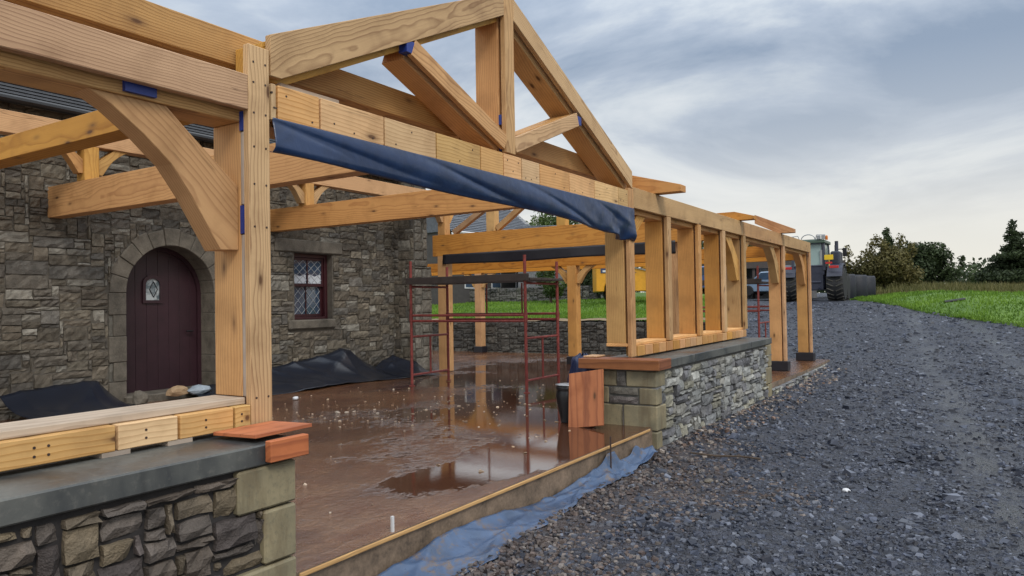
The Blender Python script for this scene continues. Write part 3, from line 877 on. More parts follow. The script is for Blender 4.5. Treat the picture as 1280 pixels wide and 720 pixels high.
# ================================================================== DWARF WALLS
def dwarf(u0, u1, label, pal, endl=False, endr=False, joint=None, wm=10):
    w = thing('dwarf_wall', ((u0 + u1) / 2, 3.55, -.3), label, 'wall')
    zb, zt, v0, v1 = -.42, .655, 3.17, 3.95
    mb = MB().box((u0 + .012, v0 + .02, zb), (u1 - .012, v1, zt)); mb.build('core', joint or M_mortar2, w)
    qz = [-.42, -.05, .25, .455, .655] if endl else [-.42, -.10, .13, .42, .655]
    quo = []
    # corner quoins
    mbq = MB()
    def quoin(ua, ub, va, vb, za, zb_): mbq.box((ua, va, za + .006), (ub, vb, zb_ - .006)); quo.append((ua, ub, za, zb_))
    if endl:                                     # left end (faces -u), pier of the right wall
        L = [(.28, .62), (.42, .30), (.22, .60), (.44, .30)]
        for k in range(4):
            quoin(u0 - .002, u0 + (.16, .30, .17, .28)[k], v0 - .022, v0 + (.20, .40, .20, .36)[k], qz[k], qz[k + 1])
            mbq.box((u0 - .002, v1 - (.2, .37, .19, .30)[k], qz[k] + .006), (u0 + .2, v1 - .003, qz[k + 1] - .006))
    if endr:
        for k in range(4):
            quoin(u1 - (.24, .40, .20, .36)[k], u1 + .012, v0 - .022, v0 + (.40, .2, .36, .2)[k], qz[k], qz[k + 1])
    if quo: mbq.build('corner_stones', M_sand, w, bevel=.012)
    mb, cols = MB(), []
    def blocked(x, z):
        u, zz = x + u0, z + zb
        return any(a - .001 < u < b and za < zz < zb_ for a, b, za, zb_ in quo)
    rubble(mb, cols, (u0, v0 + .022, zb), (1, 0, 0), (0, -1, 0), u1 - u0, zt - zb, pal, blocked, depth=.034, rough=.034, cell=.05, wmax=wm, hw=(1, 1, 2, 2, 3, 3), joint=.009)
    if endl:
        for k in (1, 3):
            pass
        for k in (0, 2):
            stone_block(mb, cols, (u0 + .012, v1 - .2, qz[k]), (0, -1, 0), (-1, 0, 0), 0, 0, .38, (qz[k + 1] - qz[k]) * .52, .03, (.12, .105, .1))
            stone_block(mb, cols, (u0 + .012, v1 - .2, qz[k] + (qz[k + 1] - qz[k]) * .52), (0, -1, 0), (-1, 0, 0), 0, 0, .38, (qz[k + 1] - qz[k]) * .48, .03, (.15, .14, .12))
        for k in (1, 3):
            stone_block(mb, cols, (u0 + .012, v1 - (.37, .30)[k == 3], qz[k]), (0, -1, 0), (-1, 0, 0), 0, 0, .12 if k == 3 else .02, qz[k + 1] - qz[k], .03, (.12, .11, .1))
    if endr:
        rubble(mb, cols, (u1 - .02, v0 + .4, zb), (0, 1, 0), (1, 0, 0), v1 - v0 - .4, zt - zb, pal, None, depth=.03, rough=.02)
    rubble(mb, cols, (u1, v1 - .012, zb), (-1, 0, 0), (0, 1, 0), u1 - u0, zt - zb, pal, None, depth=.03, rough=.02, wmax=12, hw=(3, 4))
    finish_stone(mb, cols, 'rubble_facing', w)
    # coping slabs
    n = max(2, round((u1 - u0) / 1.5))
    for k in range(n):
        a = u0 - .03 + (u1 - u0 + .06) * k / n + (.003 if k else 0); b_ = u0 - .03 + (u1 - u0 + .06) * (k + 1) / n
        MB().box((a, v0 - .03, zt + .002), (b_, v1 + .03, .765)).build('coping_slab', M_cope, w, bevel=.008)
    return w
wl = dwarf(-1.6, 2.74, 'low rubble wall with grey coping under the left window frame, nearest the camera', PAL_LEFT, endr=True, joint=M_jdark, wm=6)
wr = dwarf(8.08, 13.72, 'low grey rubble wall with sandstone corner blocks running beside the gravel track', PAL_NEW, endl=True, endr=True)
# low kerb of stones beyond the wall
kb = thing('stone_kerb', (17, 3.2, -.3), 'low dark stone kerb edging the far end of the slab beside the gravel', 'kerb')
mb, cols = MB(), []
rubble(mb, cols, (13.76, 3.19, -.52), (1, 0, 0), (0, -1, 0), 6.6, .37, PAL_NEW, None, depth=.04, rough=.04, cell=.05, wmax=10, hw=(1, 2, 3))
finish_stone(mb, cols, 'kerb_stones', kb)
# garden retaining wall
rw = thing('retaining_wall', (20.2, 10, -.1), 'dark stone retaining wall holding back the raised lawn at the far end of the slab', 'wall')
mb, cols = MB(), []
rubble(mb, cols, (20.0, 21, -.25), (0, -1, 0), (-1, 0, 0), 15., 1.08, [(.075, .07, .062), (.095, .09, .08), (.06, .057, .053)], None, depth=.03, rough=.03, cell=.08, wmax=8, hw=(1, 2, 2, 3))
finish_stone(mb, cols, 'rubble_facing', rw)
MB().box((20.01, 6.0, -.4), (20.5, 21, .82)).build('core', M_mortar2, rw)

# ================================================================== TIMBER FRAME ALONG THE FRONT
fr = thing('timber_portico', (8.4, 3.7, .77), 'long unfinished larch post and beam front frame standing on the two low stone walls', 'timber structure')
CV0, CV1, IV0, IV1 = 3.55, 3.60, 3.63, 3.88
def fpost(u, z0, z1, cz0, cz1, w=.15, plinth=False, blue=()):
    p = timber('post', (u - w / 2, IV0, z0), (u + w / 2, IV1, z1), M_inner, fr)
    timber('cover_board', (u - w / 2, CV0, cz0), (u + w / 2, CV1, cz1), M_outer, p)
    for za, zb in blue:
        MB().box((u - w / 2 - .004, CV1 + .001, za), (u + w / 2 - .03, IV0 - .001, zb)).build('spacer', M_blue, p)
    if plinth:
        MB().box((u - w / 2 - .045, CV0 - .05, z0 - .21), (u + w / 2 + .045, IV1 + .05, z0 - .002)).build('plinth_wrap', M_dark, p, bevel=.01)
    return p
# left window bay
pl = fpost(2.852, .957, 2.568, .79, 3.02, blue=((1.91, 2.075), (2.515, 2.628)))
fpost(.62, .957, 2.568, .79, 2.628)
timber('header', (-1.6, IV0, 2.57), (2.93, IV1, 2.80), M_outer, fr)
timber('batten', (2.778, CV1 + .002, .958), (2.90, IV0 - .002, 1.905), M_grey, fr); timber('batten', (2.778, CV1 + .002, 2.08), (2.90, IV0 - .002, 2.51), M_grey, fr)
timber('plate_board', (-1.6, CV0, 2.63), (2.775, CV1, 2.835), M_outer, fr)
timber('sill', (-1.6, CV1 + .002, .917), (2.775, IV1, .955), M_grey, fr)
for a, b_ in ((-1.2, -.6), (-.585, .05), (.065, .70), (.715, 1.35), (1.365, 1.985), (2.0, 2.315), (2.33, 2.655), (2.67, 2.772)):
    timber('sill_block', (a, CV0, .79), (b_, 3.7, .915), M_block, fr)
for u in (.3, .7, 1.36, 1.99, 2.33, 2.72):
    MB().box((u - .07, CV0 + .002, .766), (u + .07, 3.66, .789)).build('packer', M_grey, fr)
for u in (1.0, 2.16):
    MB().box((u - .085, CV1 + .004, 2.585), (u + .085, IV0 - .001, 2.66)).build('spacer', M_blue, fr)
brace(2.775, -1, 3.65, 3.80, M_inner, fr)
brace(.697, 1, 3.65, 3.80, M_inner, fr)
brace(.543, -1, 3.65, 3.80, M_inner, fr)
# bolts heads on the left cover board
def screw(u, z, par): MB().tube((u, CV0 - .003, z), (u, CV0 + .01, z + .001), .0065, 8).build('screw', M_rust, par)
for z in (.95, 1.95, 2.2, 2.42, 2.62, 2.8, 2.92):
    for du in (-.04, .045): screw(2.852 + du, z, pl)
for u in (1.62, 1.68, 2.14, 2.48, 2.71):
    for z in (.83, .87): screw(u, z, fr)
# wide opening: header with a row of short fascia blocks
timber('header', (2.932, IV0, 2.58), (8.312, IV1, 2.80), M_inner, fr)
gaps = [2.935, 2.985, 3.33, 3.94, 4.54, 5.15, 5.51, 5.82, 6.16, 6.77, 7.37, 8.01, 8.305]
for a, b_ in zip(gaps, gaps[1:]):
    timber('fascia_block', (a + .008, CV0, 2.605), (b_ - .008, CV1 + .02, 2.825), M_block, fr)
for a, b_ in zip(gaps, gaps[1:]):
    for q in (.2, .5, .8):
        if rnd.random() < .7:
            u = a + (b_ - a) * q; z = rnd.choice((2.65, 2.68, 2.77)); screw(u, z, fr)
# right run
US = [8.39, 9.70, 11.02, 12.32, 13.62]
for k, u in enumerate(US):
    fpost(u, .957, 2.568, .925 if k else .79, 2.628 if k else 2.86)
for u, zb in ((16.9, -.12), (19.9, -.13)):
    fpost(u, zb + .21, 2.568, zb + .21, 2.628, .17, True)
fpost(9.15 + .9, .957, 2.568, .925, 2.0, .001) if False else None
timber('header', (8.314, IV0, 2.57), (19.985, IV1, 2.80), M_inner, fr)
sp_ = [8.47, 13.545, 16.84, 19.99]
for a, b_ in zip(sp_, sp_[1:]):
    timber('plate_board', (a + (.012 if a > 9 else 0), CV0, 2.63), (b_ - .004, CV1, 2.885), M_outer, fr)
timber('sill', (8.3, CV1 + .002, .917), (13.72, IV1, .955), M_block, fr)
u = 8.5
while u < 13.6:
    w = .19 + .12 * rnd.random()
    MB_ = MB().box((-(.125) / 2, -.08, -w / 2 + .015), (.125 / 2, .08, w / 2 - .015))
    mm = Matrix(((0, 0, 0, 0), (0, 0, 0, 0), (0, 0, 0, 0), (0, 0, 0, 1)))
    mm = Matrix.Translation((u + w / 2, 3.63, .8525)) @ Matrix.Rotation(R(90), 4, 'Y') @ Matrix.Rotation(0, 4, 'X')
    MB_.build('sill_block', M_end, fr, mm, .004)
    u += w
brace(8.467, 1, 3.65, 3.80, M_inner, fr, k=.75)
brace(13.543, -1, 3.65, 3.80, M_inner, fr)
brace(13.697, 1, 3.65, 3.80, M_inner, fr, k=.8)
brace(16.813, -1, 3.65, 3.80, M_inner, fr)
brace(16.987, 1, 3.65, 3.80, M_inner, fr, k=.8)
brace(19.813, -1, 3.65, 3.80, M_inner, fr)
# inner row of studs seen between the window posts
for u in (10.6,):
    pass

# ------------------------------------------------------------------ gable truss on the opening
gt = thing('gable_truss', (5.64, 3.7, 2.84), 'open triangular gable truss with king post and slanting struts above the wide opening', 'roof truss')
KU = 5.64
def slope(u): return 4.33 - .448 * abs(u - KU)
kp = timber('king_post', (KU - .077, IV0, 2.83), (KU + .077, IV1, 4.30), M_inner, gt)
timber('cover_board', (KU - .077, CV0, 2.84), (KU + .077, CV1, 4.34), M_outer, kp)
for sg in (-1, 1):
    uf = KU + sg * 2.80
    a = KU + sg * .08
    poly = [(a, slope(a)), (uf, slope(uf)), (uf, 2.86), (uf - sg * .32, slope(uf - sg * .32) - .205), (a, slope(a) - .205)]
    if sg < 0: poly = [(a, slope(a)), (uf + .01, slope(uf + .01)), (uf + .01, 2.95), (uf + .07, 2.885), (a, slope(a) - .205)]
    rp = profile('rafter', [(p, q - .045) for p, q in poly] if sg > 0 else [(a, slope(a) - .03), (2.94, slope(2.94) - .03), (2.94, 2.86), (3.1, 2.86), (a, slope(a) - .25)], IV0, IV1, 'y', M_inner, gt)
    profile('cover_board', poly if sg > 0 else [(a, slope(a)), (2.94, slope(2.94)), (2.94, 2.87), (3.02, 2.87), (a, slope(a) - .205)], CV0, CV1, 'y', M_outer, rp)
    # strut from the foot of the king post up to the rafter
    p0 = (KU + sg * .078, 2.93); p1 = (KU + sg * 1.36, 3.43)
    up = Vector((-(p1[1] - p0[1]) * sg, (p1[0] - p0[0]) * sg)).normalized()
    def q(p, w): return (p[0] + up[0] * w, p[1] + up[1] * w)
    w0 = .07
    st = profile('strut', [q(p0, -w0 - .02), q(p1, -w0 - .02), q(p1, w0), q(p0, w0)], IV0 + .002, IV1 - .03, 'y', M_inner, gt)
    profile('cover_board', [q(p0, -w0), q(p1, -w0), q(p1, w0), q(p0, w0)], CV0 + .002, CV1 - .002, 'y', M_outer, st)
    e = q(p1, -.09)
    MB().box((e[0] - .045, CV0 + .004, e[1] + .03), (e[0] + .045, IV0 + .004, e[1] + .12)).build('spacer', M_blue, st)
for z in (2.86, 3.1):
    MB().box((KU - .079, CV1 + .001, z), (KU - .02, IV0 - .001, z + .09)).build('spacer', M_blue, kp)

# ------------------------------------------------------------------ tie beams running back to the house
def tie(u, z0, z1, vend, cutpts, label, w=.2):
    t_ = thing('tie_beam', (u + w / 2, vend, z0), label, 'beam', 'tie beams running back from the front frame')
    poly = [(vend, z0), (vend, z1)] + cutpts
    profile('beam', poly, u, u + w, 'x', M_tie, t_)
    return t_
t0 = tie(3.02, 2.805, 3.0, 11.45, [(3.9, 3.0), (3.9, 2.805)], 'slim tie beam nearest the camera, running back from the left corner post')
t1 = tie(5.30, 2.805, 3.245, 11.45, [(3.89, 3.245), (3.89, 2.805)], 'deep orange tie beam running back from behind the king post of the gable')
t2 = tie(9.2, 2.892, 3.305, 11.45, [(4.37, 3.305), (3.2, 2.98), (3.2, 2.892)], 'deep orange tie beam whose sloped end pokes over the plate right of the gable')
t3 = tie(13.3, 2.57, 3.05, 10.56, [(3.64, 3.05), (3.3, 2.955), (3.3, 2.892), (3.895, 2.892), (3.895, 2.57)], 'deep pale orange tie beam with a dark membrane strip hanging under it')
t5 = tie(16.7, 2.40, 2.64, 14.6, [(3.9, 2.64), (3.9, 2.40)], 'shallow tie beam farther back, beyond the dark membrane strip')
t6 = tie(19.6, 2.44, 2.66, 16.5, [(3.9, 2.66), (3.9, 2.44)], 'last tie beam at the far end of the slab by the retaining wall', .18)
rf = thing('rafter_stub', (16.8, 3.8, 2.89), 'short sloping rafter end lying on the top plate near the far end', 'rafter')
profile('rafter', [(3.28, 2.892), (3.28, 2.975), (4.1, 3.335), (4.1, 3.14), (3.6, 2.892)], 16.6, 16.8, 'x', M_tie, rf)
# purlin lying over the ties
pu = thing('purlin', (4, 4.5, 3.25), 'long pale purlin laid over the tie beams behind the gable', 'beam')
timber('beam', (-1.5, 3.90, 3.002), (5.298, 4.04, 3.215), M_outer, pu)
timber('beam', (5.502, 3.90, 3.002), (9.198, 4.04, 3.215), M_outer, pu)
timber('packer', (.2, 3.90, 2.80), (.4, 4.0, 3.0), M_grey, pu)
# small packers on the plate by the left post
pk = thing('packer_stack', (3.4, 3.75, 2.83), 'small grey packing pieces lying on the header beside the left post', 'packers')
timber('piece', (3.05, 3.60, 2.827), (3.55, 3.72, 2.865), M_grey, pk); timber('piece', (3.15, 3.74, 2.802), (3.75, 3.86, 2.84), M_grey, pk)
# wall plate along the stone house, on short posts standing on the ties
wp = thing('wall_plate', (7, 10.3, 3.3), 'long timber wall plate along the stone house carried on short braced posts', 'beam')
timber('beam', (.8, 10.2, 3.72), (13.45, 10.4, 4.0), M_inner, wp)
for u in (5.4, 9.3, 13.4):
    zt = 3.307 if u > 9 else 3.247
    if u > 13: zt = 3.052
    p = timber('short_post', (u - .1, 10.2, zt), (u + .1, 10.4, 3.718), M_inner, wp)
    for sg in (-1, 1):
        k = .5
        poly = [(u + sg * .102 + sg * d * k, 3.718 + (z - 2.57) * k) for d, z in BR]
        profile('curved_brace', [(a, max(b_, zt)) for a, b_ in poly], 10.23, 10.37, 'y', M_inner, p)
# posts and struts on the third tie
kt = thing('truss_posts', (13.4, 8, 3.05), 'short posts and slanting struts standing on the pale tie beam above the scaffold', 'roof truss')
for v, w in ((8.95, .22), (7.2, .2)):
    timber('short_post', (13.31, v - w / 2, 3.052), (13.49, v + w / 2, 3.75), M_inner, kt)
stick('strut', (13.4, 10.0, 3.09), (13.4, 9.07, 3.62), .12, .12, M_outer, kt)
stick('strut', (13.4, 8.82, 3.10), (13.4, 8.0, 3.66), .12, .12, M_outer, kt)

# free posts inside
def lone_post(u, v, z0, z1, w, label, braces=0, plinth=True, k=.6):
    p = thing('timber_post', (u, v, z0), label, 'post', 'free standing posts inside the frame')
    timber('shaft', (u - w / 2, v - w / 2, z0 + (.2 if plinth else .01)), (u + w / 2, v + w / 2, z1), M_inner, p)
    if plinth:
        MB().box((u - w / 2 - .04, v - w / 2 - .04, z0), (u + w / 2 + .04, v + w / 2 + .04, z0 + .198)).build('plinth_wrap', M_dark, p, bevel=.01)
    for d in range(braces):
        sg = (1, -1)[d]
        poly = [(v + sg * w / 2 + sg * dd * k, z1 + (z - 2.57) * k) for dd, z in BR]
        profile('curved_brace', poly, u - .07, u + .07, 'x', M_inner, p)
    return p
lone_post(13.42, 10.3, zs(13.4), 2.568, .24, 'square timber post standing against the end of the stone house', 0, False)
lone_post(16.82, 8.75, zs(16.8), 2.398, .25, 'timber post with a dark foot wrap behind the scaffold, under the second farthest tie', 2)
lone_post(19.69, 13.7, zs(19.5), 2.438, .24, 'far timber post with two small braces, in front of the retaining wall', 2)
lone_post(13.42, 4.88, zs(13.4), 2.568, .22, 'timber post under the near end of the pale tie beam, seen between the window posts', 0, False)

# ================================================================== MEMBRANES
mem = MB()
def fmem(a, b):
    u = 2.932 + 5.49 * a
    zb = np.interp(u, [2.9, 4, 5, 6, 7, 7.8, 8.42], [2.40, 2.385, 2.37, 2.345, 2.315, 2.27, 2.19])
    zt = 2.612
    z = zt + (zb - zt) * b
    # shallow diagonal drapes running down from the nailed edge, and a soft fold along the foot
    d1 = math.sin(u * 1.45 - b * 2.6 + .6)
    d2 = math.sin(u * 3.3 - b * 4.6 + 2.)
    d3 = abs(math.sin(u * 2.1 - b * 3.2 + .4))
    belly = .020 * math.sin(math.pi * b) + .022 * d1 * b + .012 * d2 * b * (1 - .4 * b) - .030 * (1 - d3) ** 3 * min(1, b * 2)
    crumple = sm(7.0, 8.4, u) * (.035 * math.sin(u * 9 - b * 6) + .02 * math.sin(u * 17 + b * 5)) * b
    v = 3.528 - max(-.004, belly) - crumple + .02 * max(0, b - .86) * 5
    z += .010 * math.sin(u * 2.3) * b + sm(7.4, 8.4, u) * .02 * math.sin(u * 13) * b
    return (u, v, z)
mem.grid(fmem, 260, 22)
def fund(a, b):
    u, v, z = fmem(a, 1.)
    return (u, v + .05 * b, z + .012 * b)
mem.grid(fund, 260, 3)
tag(mem.build('membrane', M_memb, smooth=True, solid=.004), 'navy blue membrane hanging in a long roll under the header of the wide opening', 'membrane')
mem = MB()
def f3(a, b):
    v = 4.75 + 5.5 * a
    return (13.285 - .02 * math.sin(v * 2.1) * b - .01 * math.sin(v * 5) * b, v, 2.60 - (.235 + .012 * math.sin(v * 1.7)) * b)
mem.grid(f3, 60, 6)
tag(mem.build('membrane', M_dark, smooth=True, solid=.004), 'dark membrane strip hanging below the pale tie beam over the scaffold', 'membrane')
# black membrane slumped along the foot of the house wall
def heap(name, u0, u1, vf, vb, tops, label, mat, seed=0, cat='membrane'):
    rr = np.random.RandomState(seed)
    ph = rr.rand(6) * 6
    mb = MB()
    nU, nB = int((u1 - u0) * 40), 22
    xs = [p for p, q in tops]; ys = [q for p, q in tops]
    def tri(x): return 1 - abs((x / math.pi) % 2 - 1) * 2
    def fn(a, b):
        u = u0 + (u1 - u0) * a
        h = np.interp(u, xs, ys)
        ws = u + .18 * math.sin(b * 3 + ph[0]) + .10 * math.sin(u * 2.2 + ph[1])
        # the sheet hangs from the wall and slides out over the floor; folds run mostly along it
        r1 = (.5 + .5 * tri(b * 6.2 + u * 1.5 + .9 * math.sin(u * 1.3 + ph[2]))) ** 2
        r2 = (.5 + .5 * tri(b * 3.1 - u * 2.3 + 1.2 * math.sin(u * .9 + ph[3]))) ** 2.5
        r3 = (.5 + .5 * tri(ws * 9.1 + b * 4.4 + ph[5])) ** 3
        prof = .12 * b + .88 * b ** 1.7
        k = min(1, h * 3.5)
        fold = (.085 * r1 + .095 * r2 + .03 * r3 - .05) * k
        v = vf + (vb - vf) * b ** .9 - .10 * r2 * (1 - b) + .07 * math.sin(u * 2.1 + ph[4]) * (1 - b)
        z = zs(u) + .012 + h * prof * (1 + .16 * (r2 - .5)) + fold * (.45 + .55 * b)
        return (u, min(v, HV - .07), max(z, zs(u) + .006))
    mb.grid(fn, nU, nB)
    return tag(mb.build(name, mat, smooth=True, solid=.005), label, cat)
heap('membrane', 8.0, 12.3, 10.0, 11.06, [(8.0, .34), (9.2, .40), (10.2, .42), (10.85, .52), (11.4, .28), (12.0, .10), (12.3, .08)], 'long black membrane slumped along the foot of the stone house right of the door', M_tarp, 3)
heap('membrane', 11.75, 12.62, 9.9, 11.0, [(11.7, .15), (12.1, .36), (12.4, .46), (12.6, .3)], 'crumpled black membrane piled in the corner against the end pier', M_tarp, 5)
heap('membrane', 7.35, 8.45, 10.45, 11.1, [(7.3, .06), (7.8, .12), (8.4, .16)], 'crumpled dark membrane on the floor in front of the arched door', M_tarp, 8)
heap('membrane', 4.6, 6.35, 10.0, 11.0, [(4.6, .40), (5.3, .42), (5.9, .28), (6.3, .02)], 'dark membrane heaped on the floor left of the arched door', M_tarp, 12)
# rubbish before the door
def rock(name, loc, sz, col, label, cat='stone', seed=0):
    rr = np.random.RandomState(seed)
    bm = bmesh.new()
    bmesh.ops.create_icosphere(bm, subdivisions=2, radius=1)
    for v in bm.verts:
        k = 1 + .3 * (rr.rand() - .5)
        v.co = Vector((v.co.x * sz[0] * k, v.co.y * sz[1] * k, v.co.z * sz[2] * k))
    me = bpy.data.meshes.new(name); bm.to_mesh(me); bm.free()
    me.materials.append(col)
    o = bpy.data.objects.new(name, me); COL.objects.link(o); o.location = loc
    return tag(o, label, cat)
rock('stone', (6.45, 10.85, .10), (.13, .09, .13), M_dress, 'grey lump of stone on the floor at the left foot of the arched door', seed=2)
M_offcut = simple('pale offcut', (.42, .28, .16), .8, var=.25, scale=8)
rock('offcut', (7.1, 10.9, .14), (.20, .10, .09), M_offcut, 'pale broken offcut lying before the arched door', 'offcut', seed=5)
rock('plastic_scrap', (7.45, 10.85, .13), (.20, .12, .08), simple('pale blue scrap', (.32, .37, .42), .5), 'pale blue scrap of plastic beside the offcut at the door', 'plastic', seed=9)
rock('plastic_scrap', (8.1, 10.9, .24), (.11, .07, .04), M_white, 'white scrap lying on the dark membrane at the door', 'plastic', seed=10)
rock('plastic_scrap', (7.95, 9.1, .03), (.05, .045, .03), M_white, 'small white scrap on the brown floor by the long membrane', 'plastic', seed=14)
# blue membrane on the ground along the slab edge
mb = MB()
def tri(x): return 1 - abs((x / math.pi) % 2 - 1) * 2
def fs_(a, b):
    u = 2.6 + 5.1 * a
    w = np.interp(u, [2.6, 4.5, 5.6, 6.5, 7.7], [.40, .34, .25, .20, .16]) * (1 + .12 * math.sin(u * 5.1) + .07 * tri(u * 13))
    v = 3.185 - w * b + .015 * tri(u * 9) * b
    lift = sm(6.3, 7.0, u)
    z = zg(u, v) + .010 + .13 * (1 - b) ** 2.5 * (.65 + .35 * tri(u * 2.3))
    z += .020 * max(0, tri(u * 5.3 + b * 6.1 + .8 * math.sin(u * 2))) ** 2 + .014 * max(0, tri(u * 9.7 - b * 7.7)) ** 2 + .010 * max(0, tri(u * 2.1 - b * 10.3)) ** 3
    z += lift * (.12 * max(0, tri(u * 5.1 + b * 2.2)) + .06 * max(0, tri(u * 11.3 - b * 3.7))) * (1 - .45 * b)
    return (u, v, z)
mb.grid(fs_, 300, 26)
tag(mb.build('membrane', M_strip, smooth=True, solid=.003), 'muddy pale blue membrane strip lying on the ground along the slab edge', 'membrane')

# ================================================================== SCAFFOLD TOWERS
def tower(u0, u1, v0, v1, label):
    zb = zs((u0 + u1) / 2)
    t_ = thing('scaffold_tower', ((u0 + u1) / 2, (v0 + v1) / 2, zb), label, 'scaffold', 'red scaffold towers')
    r = .026
    for u in (u0, u1):
        for v in (v0, v1):
            MB().tube((u, v, zb), (u, v, 2.27 if u == u0 else 2.2), r, 10).tube((u, v, zb), (u, v, zb + .02), r * 2, 10).tube((u, v, 1.16), (u, v, 1.30), r * 1.35, 10).build('leg', M_red, t_)
    for v in (v0, v1):
        for z in (.18, .88, 1.80): MB().tube((u0, v, z), (u1, v, z), .02, 8).build('rung', M_red, t_)
        MB().tube(((u0 + u1) / 2, v, .18), ((u0 + u1) / 2, v, .88), .018, 8).build('strut', M_red, t_)
    for u in (u0, u1):
        for z in (1.17, 1.27): MB().tube((u, v0, z), (u, v1, z), .022, 8).build('side_rail', M_red, t_)
    for f in (.3, .62):
        v = v0 + (v1 - v0) * f
        MB().tube((u1, v, 1.27), (u1, v, 1.84), .016, 8).build('upright', M_red, t_)
    for k in range(3):
        a = u0 - .03 + (u1 - u0 + .06) * k / 3
        MB().box((a, v0 - .12, 1.85 + .004 * (k % 2)), (a + (u1 - u0) / 3 - .005, v1 + .1, 1.89 + .004 * (k % 2))).build('deck_board', M_deck, t_, bevel=.004)
    MB().box((u0 - .06, v0 - .1, 1.84), (u0 - .035, v1 + .08, 1.96)).build('toe_board', M_deck, t_, bevel=.003)
    return t_
tower(10.4, 11.5, 6.32, 8.78, 'red tubular scaffold tower with dark deck standing on the wet slab inside')
tower(18.2, 19.5, 4.45, 6.9, 'red scaffold tower at the far end, seen between the posts of the front frame')

# ================================================================== LOOSE THINGS
# left orange ply pieces
oy = thing('ply_board', (2.75, 3.42, .79), 'orange ply sheet lying flat on the coping at the foot of the left corner post', 'board')
mm = Matrix.Translation((2.74, 3.44, .797)) @ Matrix.Rotation(R(3), 4, 'Z') @ Matrix.Rotation(R(-1.2), 4, 'X')
MB().box((-.235, -.24, -.010), (.17, .09, .010)).build('sheet', M_ply, oy, mm, .002)
oy2 = thing('ply_board', (2.78, 3.12, .7), 'short orange shuttering board clamped upright to the end of the left coping', 'board')
timber('board', (2.535, 3.09, .672), (2.79, 3.137, .783), M_ply, oy2)
# right orange shuttering round the coping end
os_ = thing('shuttering_box', (8.05, 3.6, .66), 'orange brown shuttering boards boxed round the coping end of the right wall', 'shuttering')
timber('end_board', (8.00, 3.09, .665), (8.046, 4.12, .785), M_plyd, os_)
timber('front_board', (8.05, 3.09, .665), (8.42, 3.135, .785), M_plyd, os_)
timber('top_board', (8.05, 3.138, .768), (8.30, 4.10, .788), M_plyd, os_)
tag(timber('offcut', (8.1, 3.92, .79), (8.35, 4.1, .81), M_outer), 'pale thin offcut lying on the shuttering box at the right wall', 'offcut')
# leaning sheet
lb = thing('ply_sheet', (7.75, 3.9, 0), 'orange ply sheet leaning upright against the end of the right stone wall', 'board')
m_, L_ = frame_mat((7.70, 3.88, .012), (7.93, 3.98, .635), side=(1, 0, 0))
MB().box((0, -.23, -.012), (L_, -.001, .012)).box((0, .001, -.012), (L_, .23, .012)).build('sheet', M_ply, lb, m_, .002)
# black urn
ur = thing('black_urn', (7.98, 4.33, 0), 'tall black plastic urn standing on the wet slab left of the leaning ply sheet', 'urn')
MB().lathe([(.07, .0), (.085, .01), (.095, .08), (.128, .24), (.14, .32), (.13, .38), (.12, .40), (.135, .41), (.135, .44), (.115, .45)], (7.98, 4.27, 0), 28).build('body', M_black, ur, smooth=True)
MB().lathe([(.11, .452), (.14, .455), (.145, .465), (.10, .472), (.02, .475)], (7.98, 4.27, 0), 24).build('lid', M_metal, ur, smooth=True)
# blue sack
mb = MB()
def sack(a, b):
    th = 2 * math.pi * a
    r = .17 * (1 + .12 * math.sin(3 * th + 5 * b) + .08 * math.sin(7 * th - 9 * b)) * (.9 + .2 * math.sin(math.pi * b)) * (1 - .75 * sm(.9, 1, b))
    return (8.44 + r * c(th) * .85, 4.28 + r * s(th) * .95, .8 * b + .02 * math.sin(5 * th) * b)
mb.grid(sack, 40, 26)
tag(mb.build('blue_sack', M_bag, smooth=True, solid=.004), 'crumpled dark blue plastic sack behind the leaning ply sheet and the urn', 'sack')
tag(MB().tube((6.75, 3.13, -.35), (6.75, 3.13, .12), .008, 6).build('steel_pin', M_rust), 'thin rusty steel pin driven in beside the slab edge', 'pin')
tag(MB().box((3.62, 3.24, .0), (3.64, 3.255, .10)).build('wood_peg', M_white), 'small pale peg standing on the slab edge near the camera', 'peg')
# dark stick on the gravel
tag(MB().path([(7.9, 2.7, -.21), (7.98, 2.45, -.235), (8.1, 2.2, -.24), (8.12, 2.0, -.25)], .012, 6).build('twig', M_bark), 'dark bent twig lying on the gravel by the wall', 'twig')

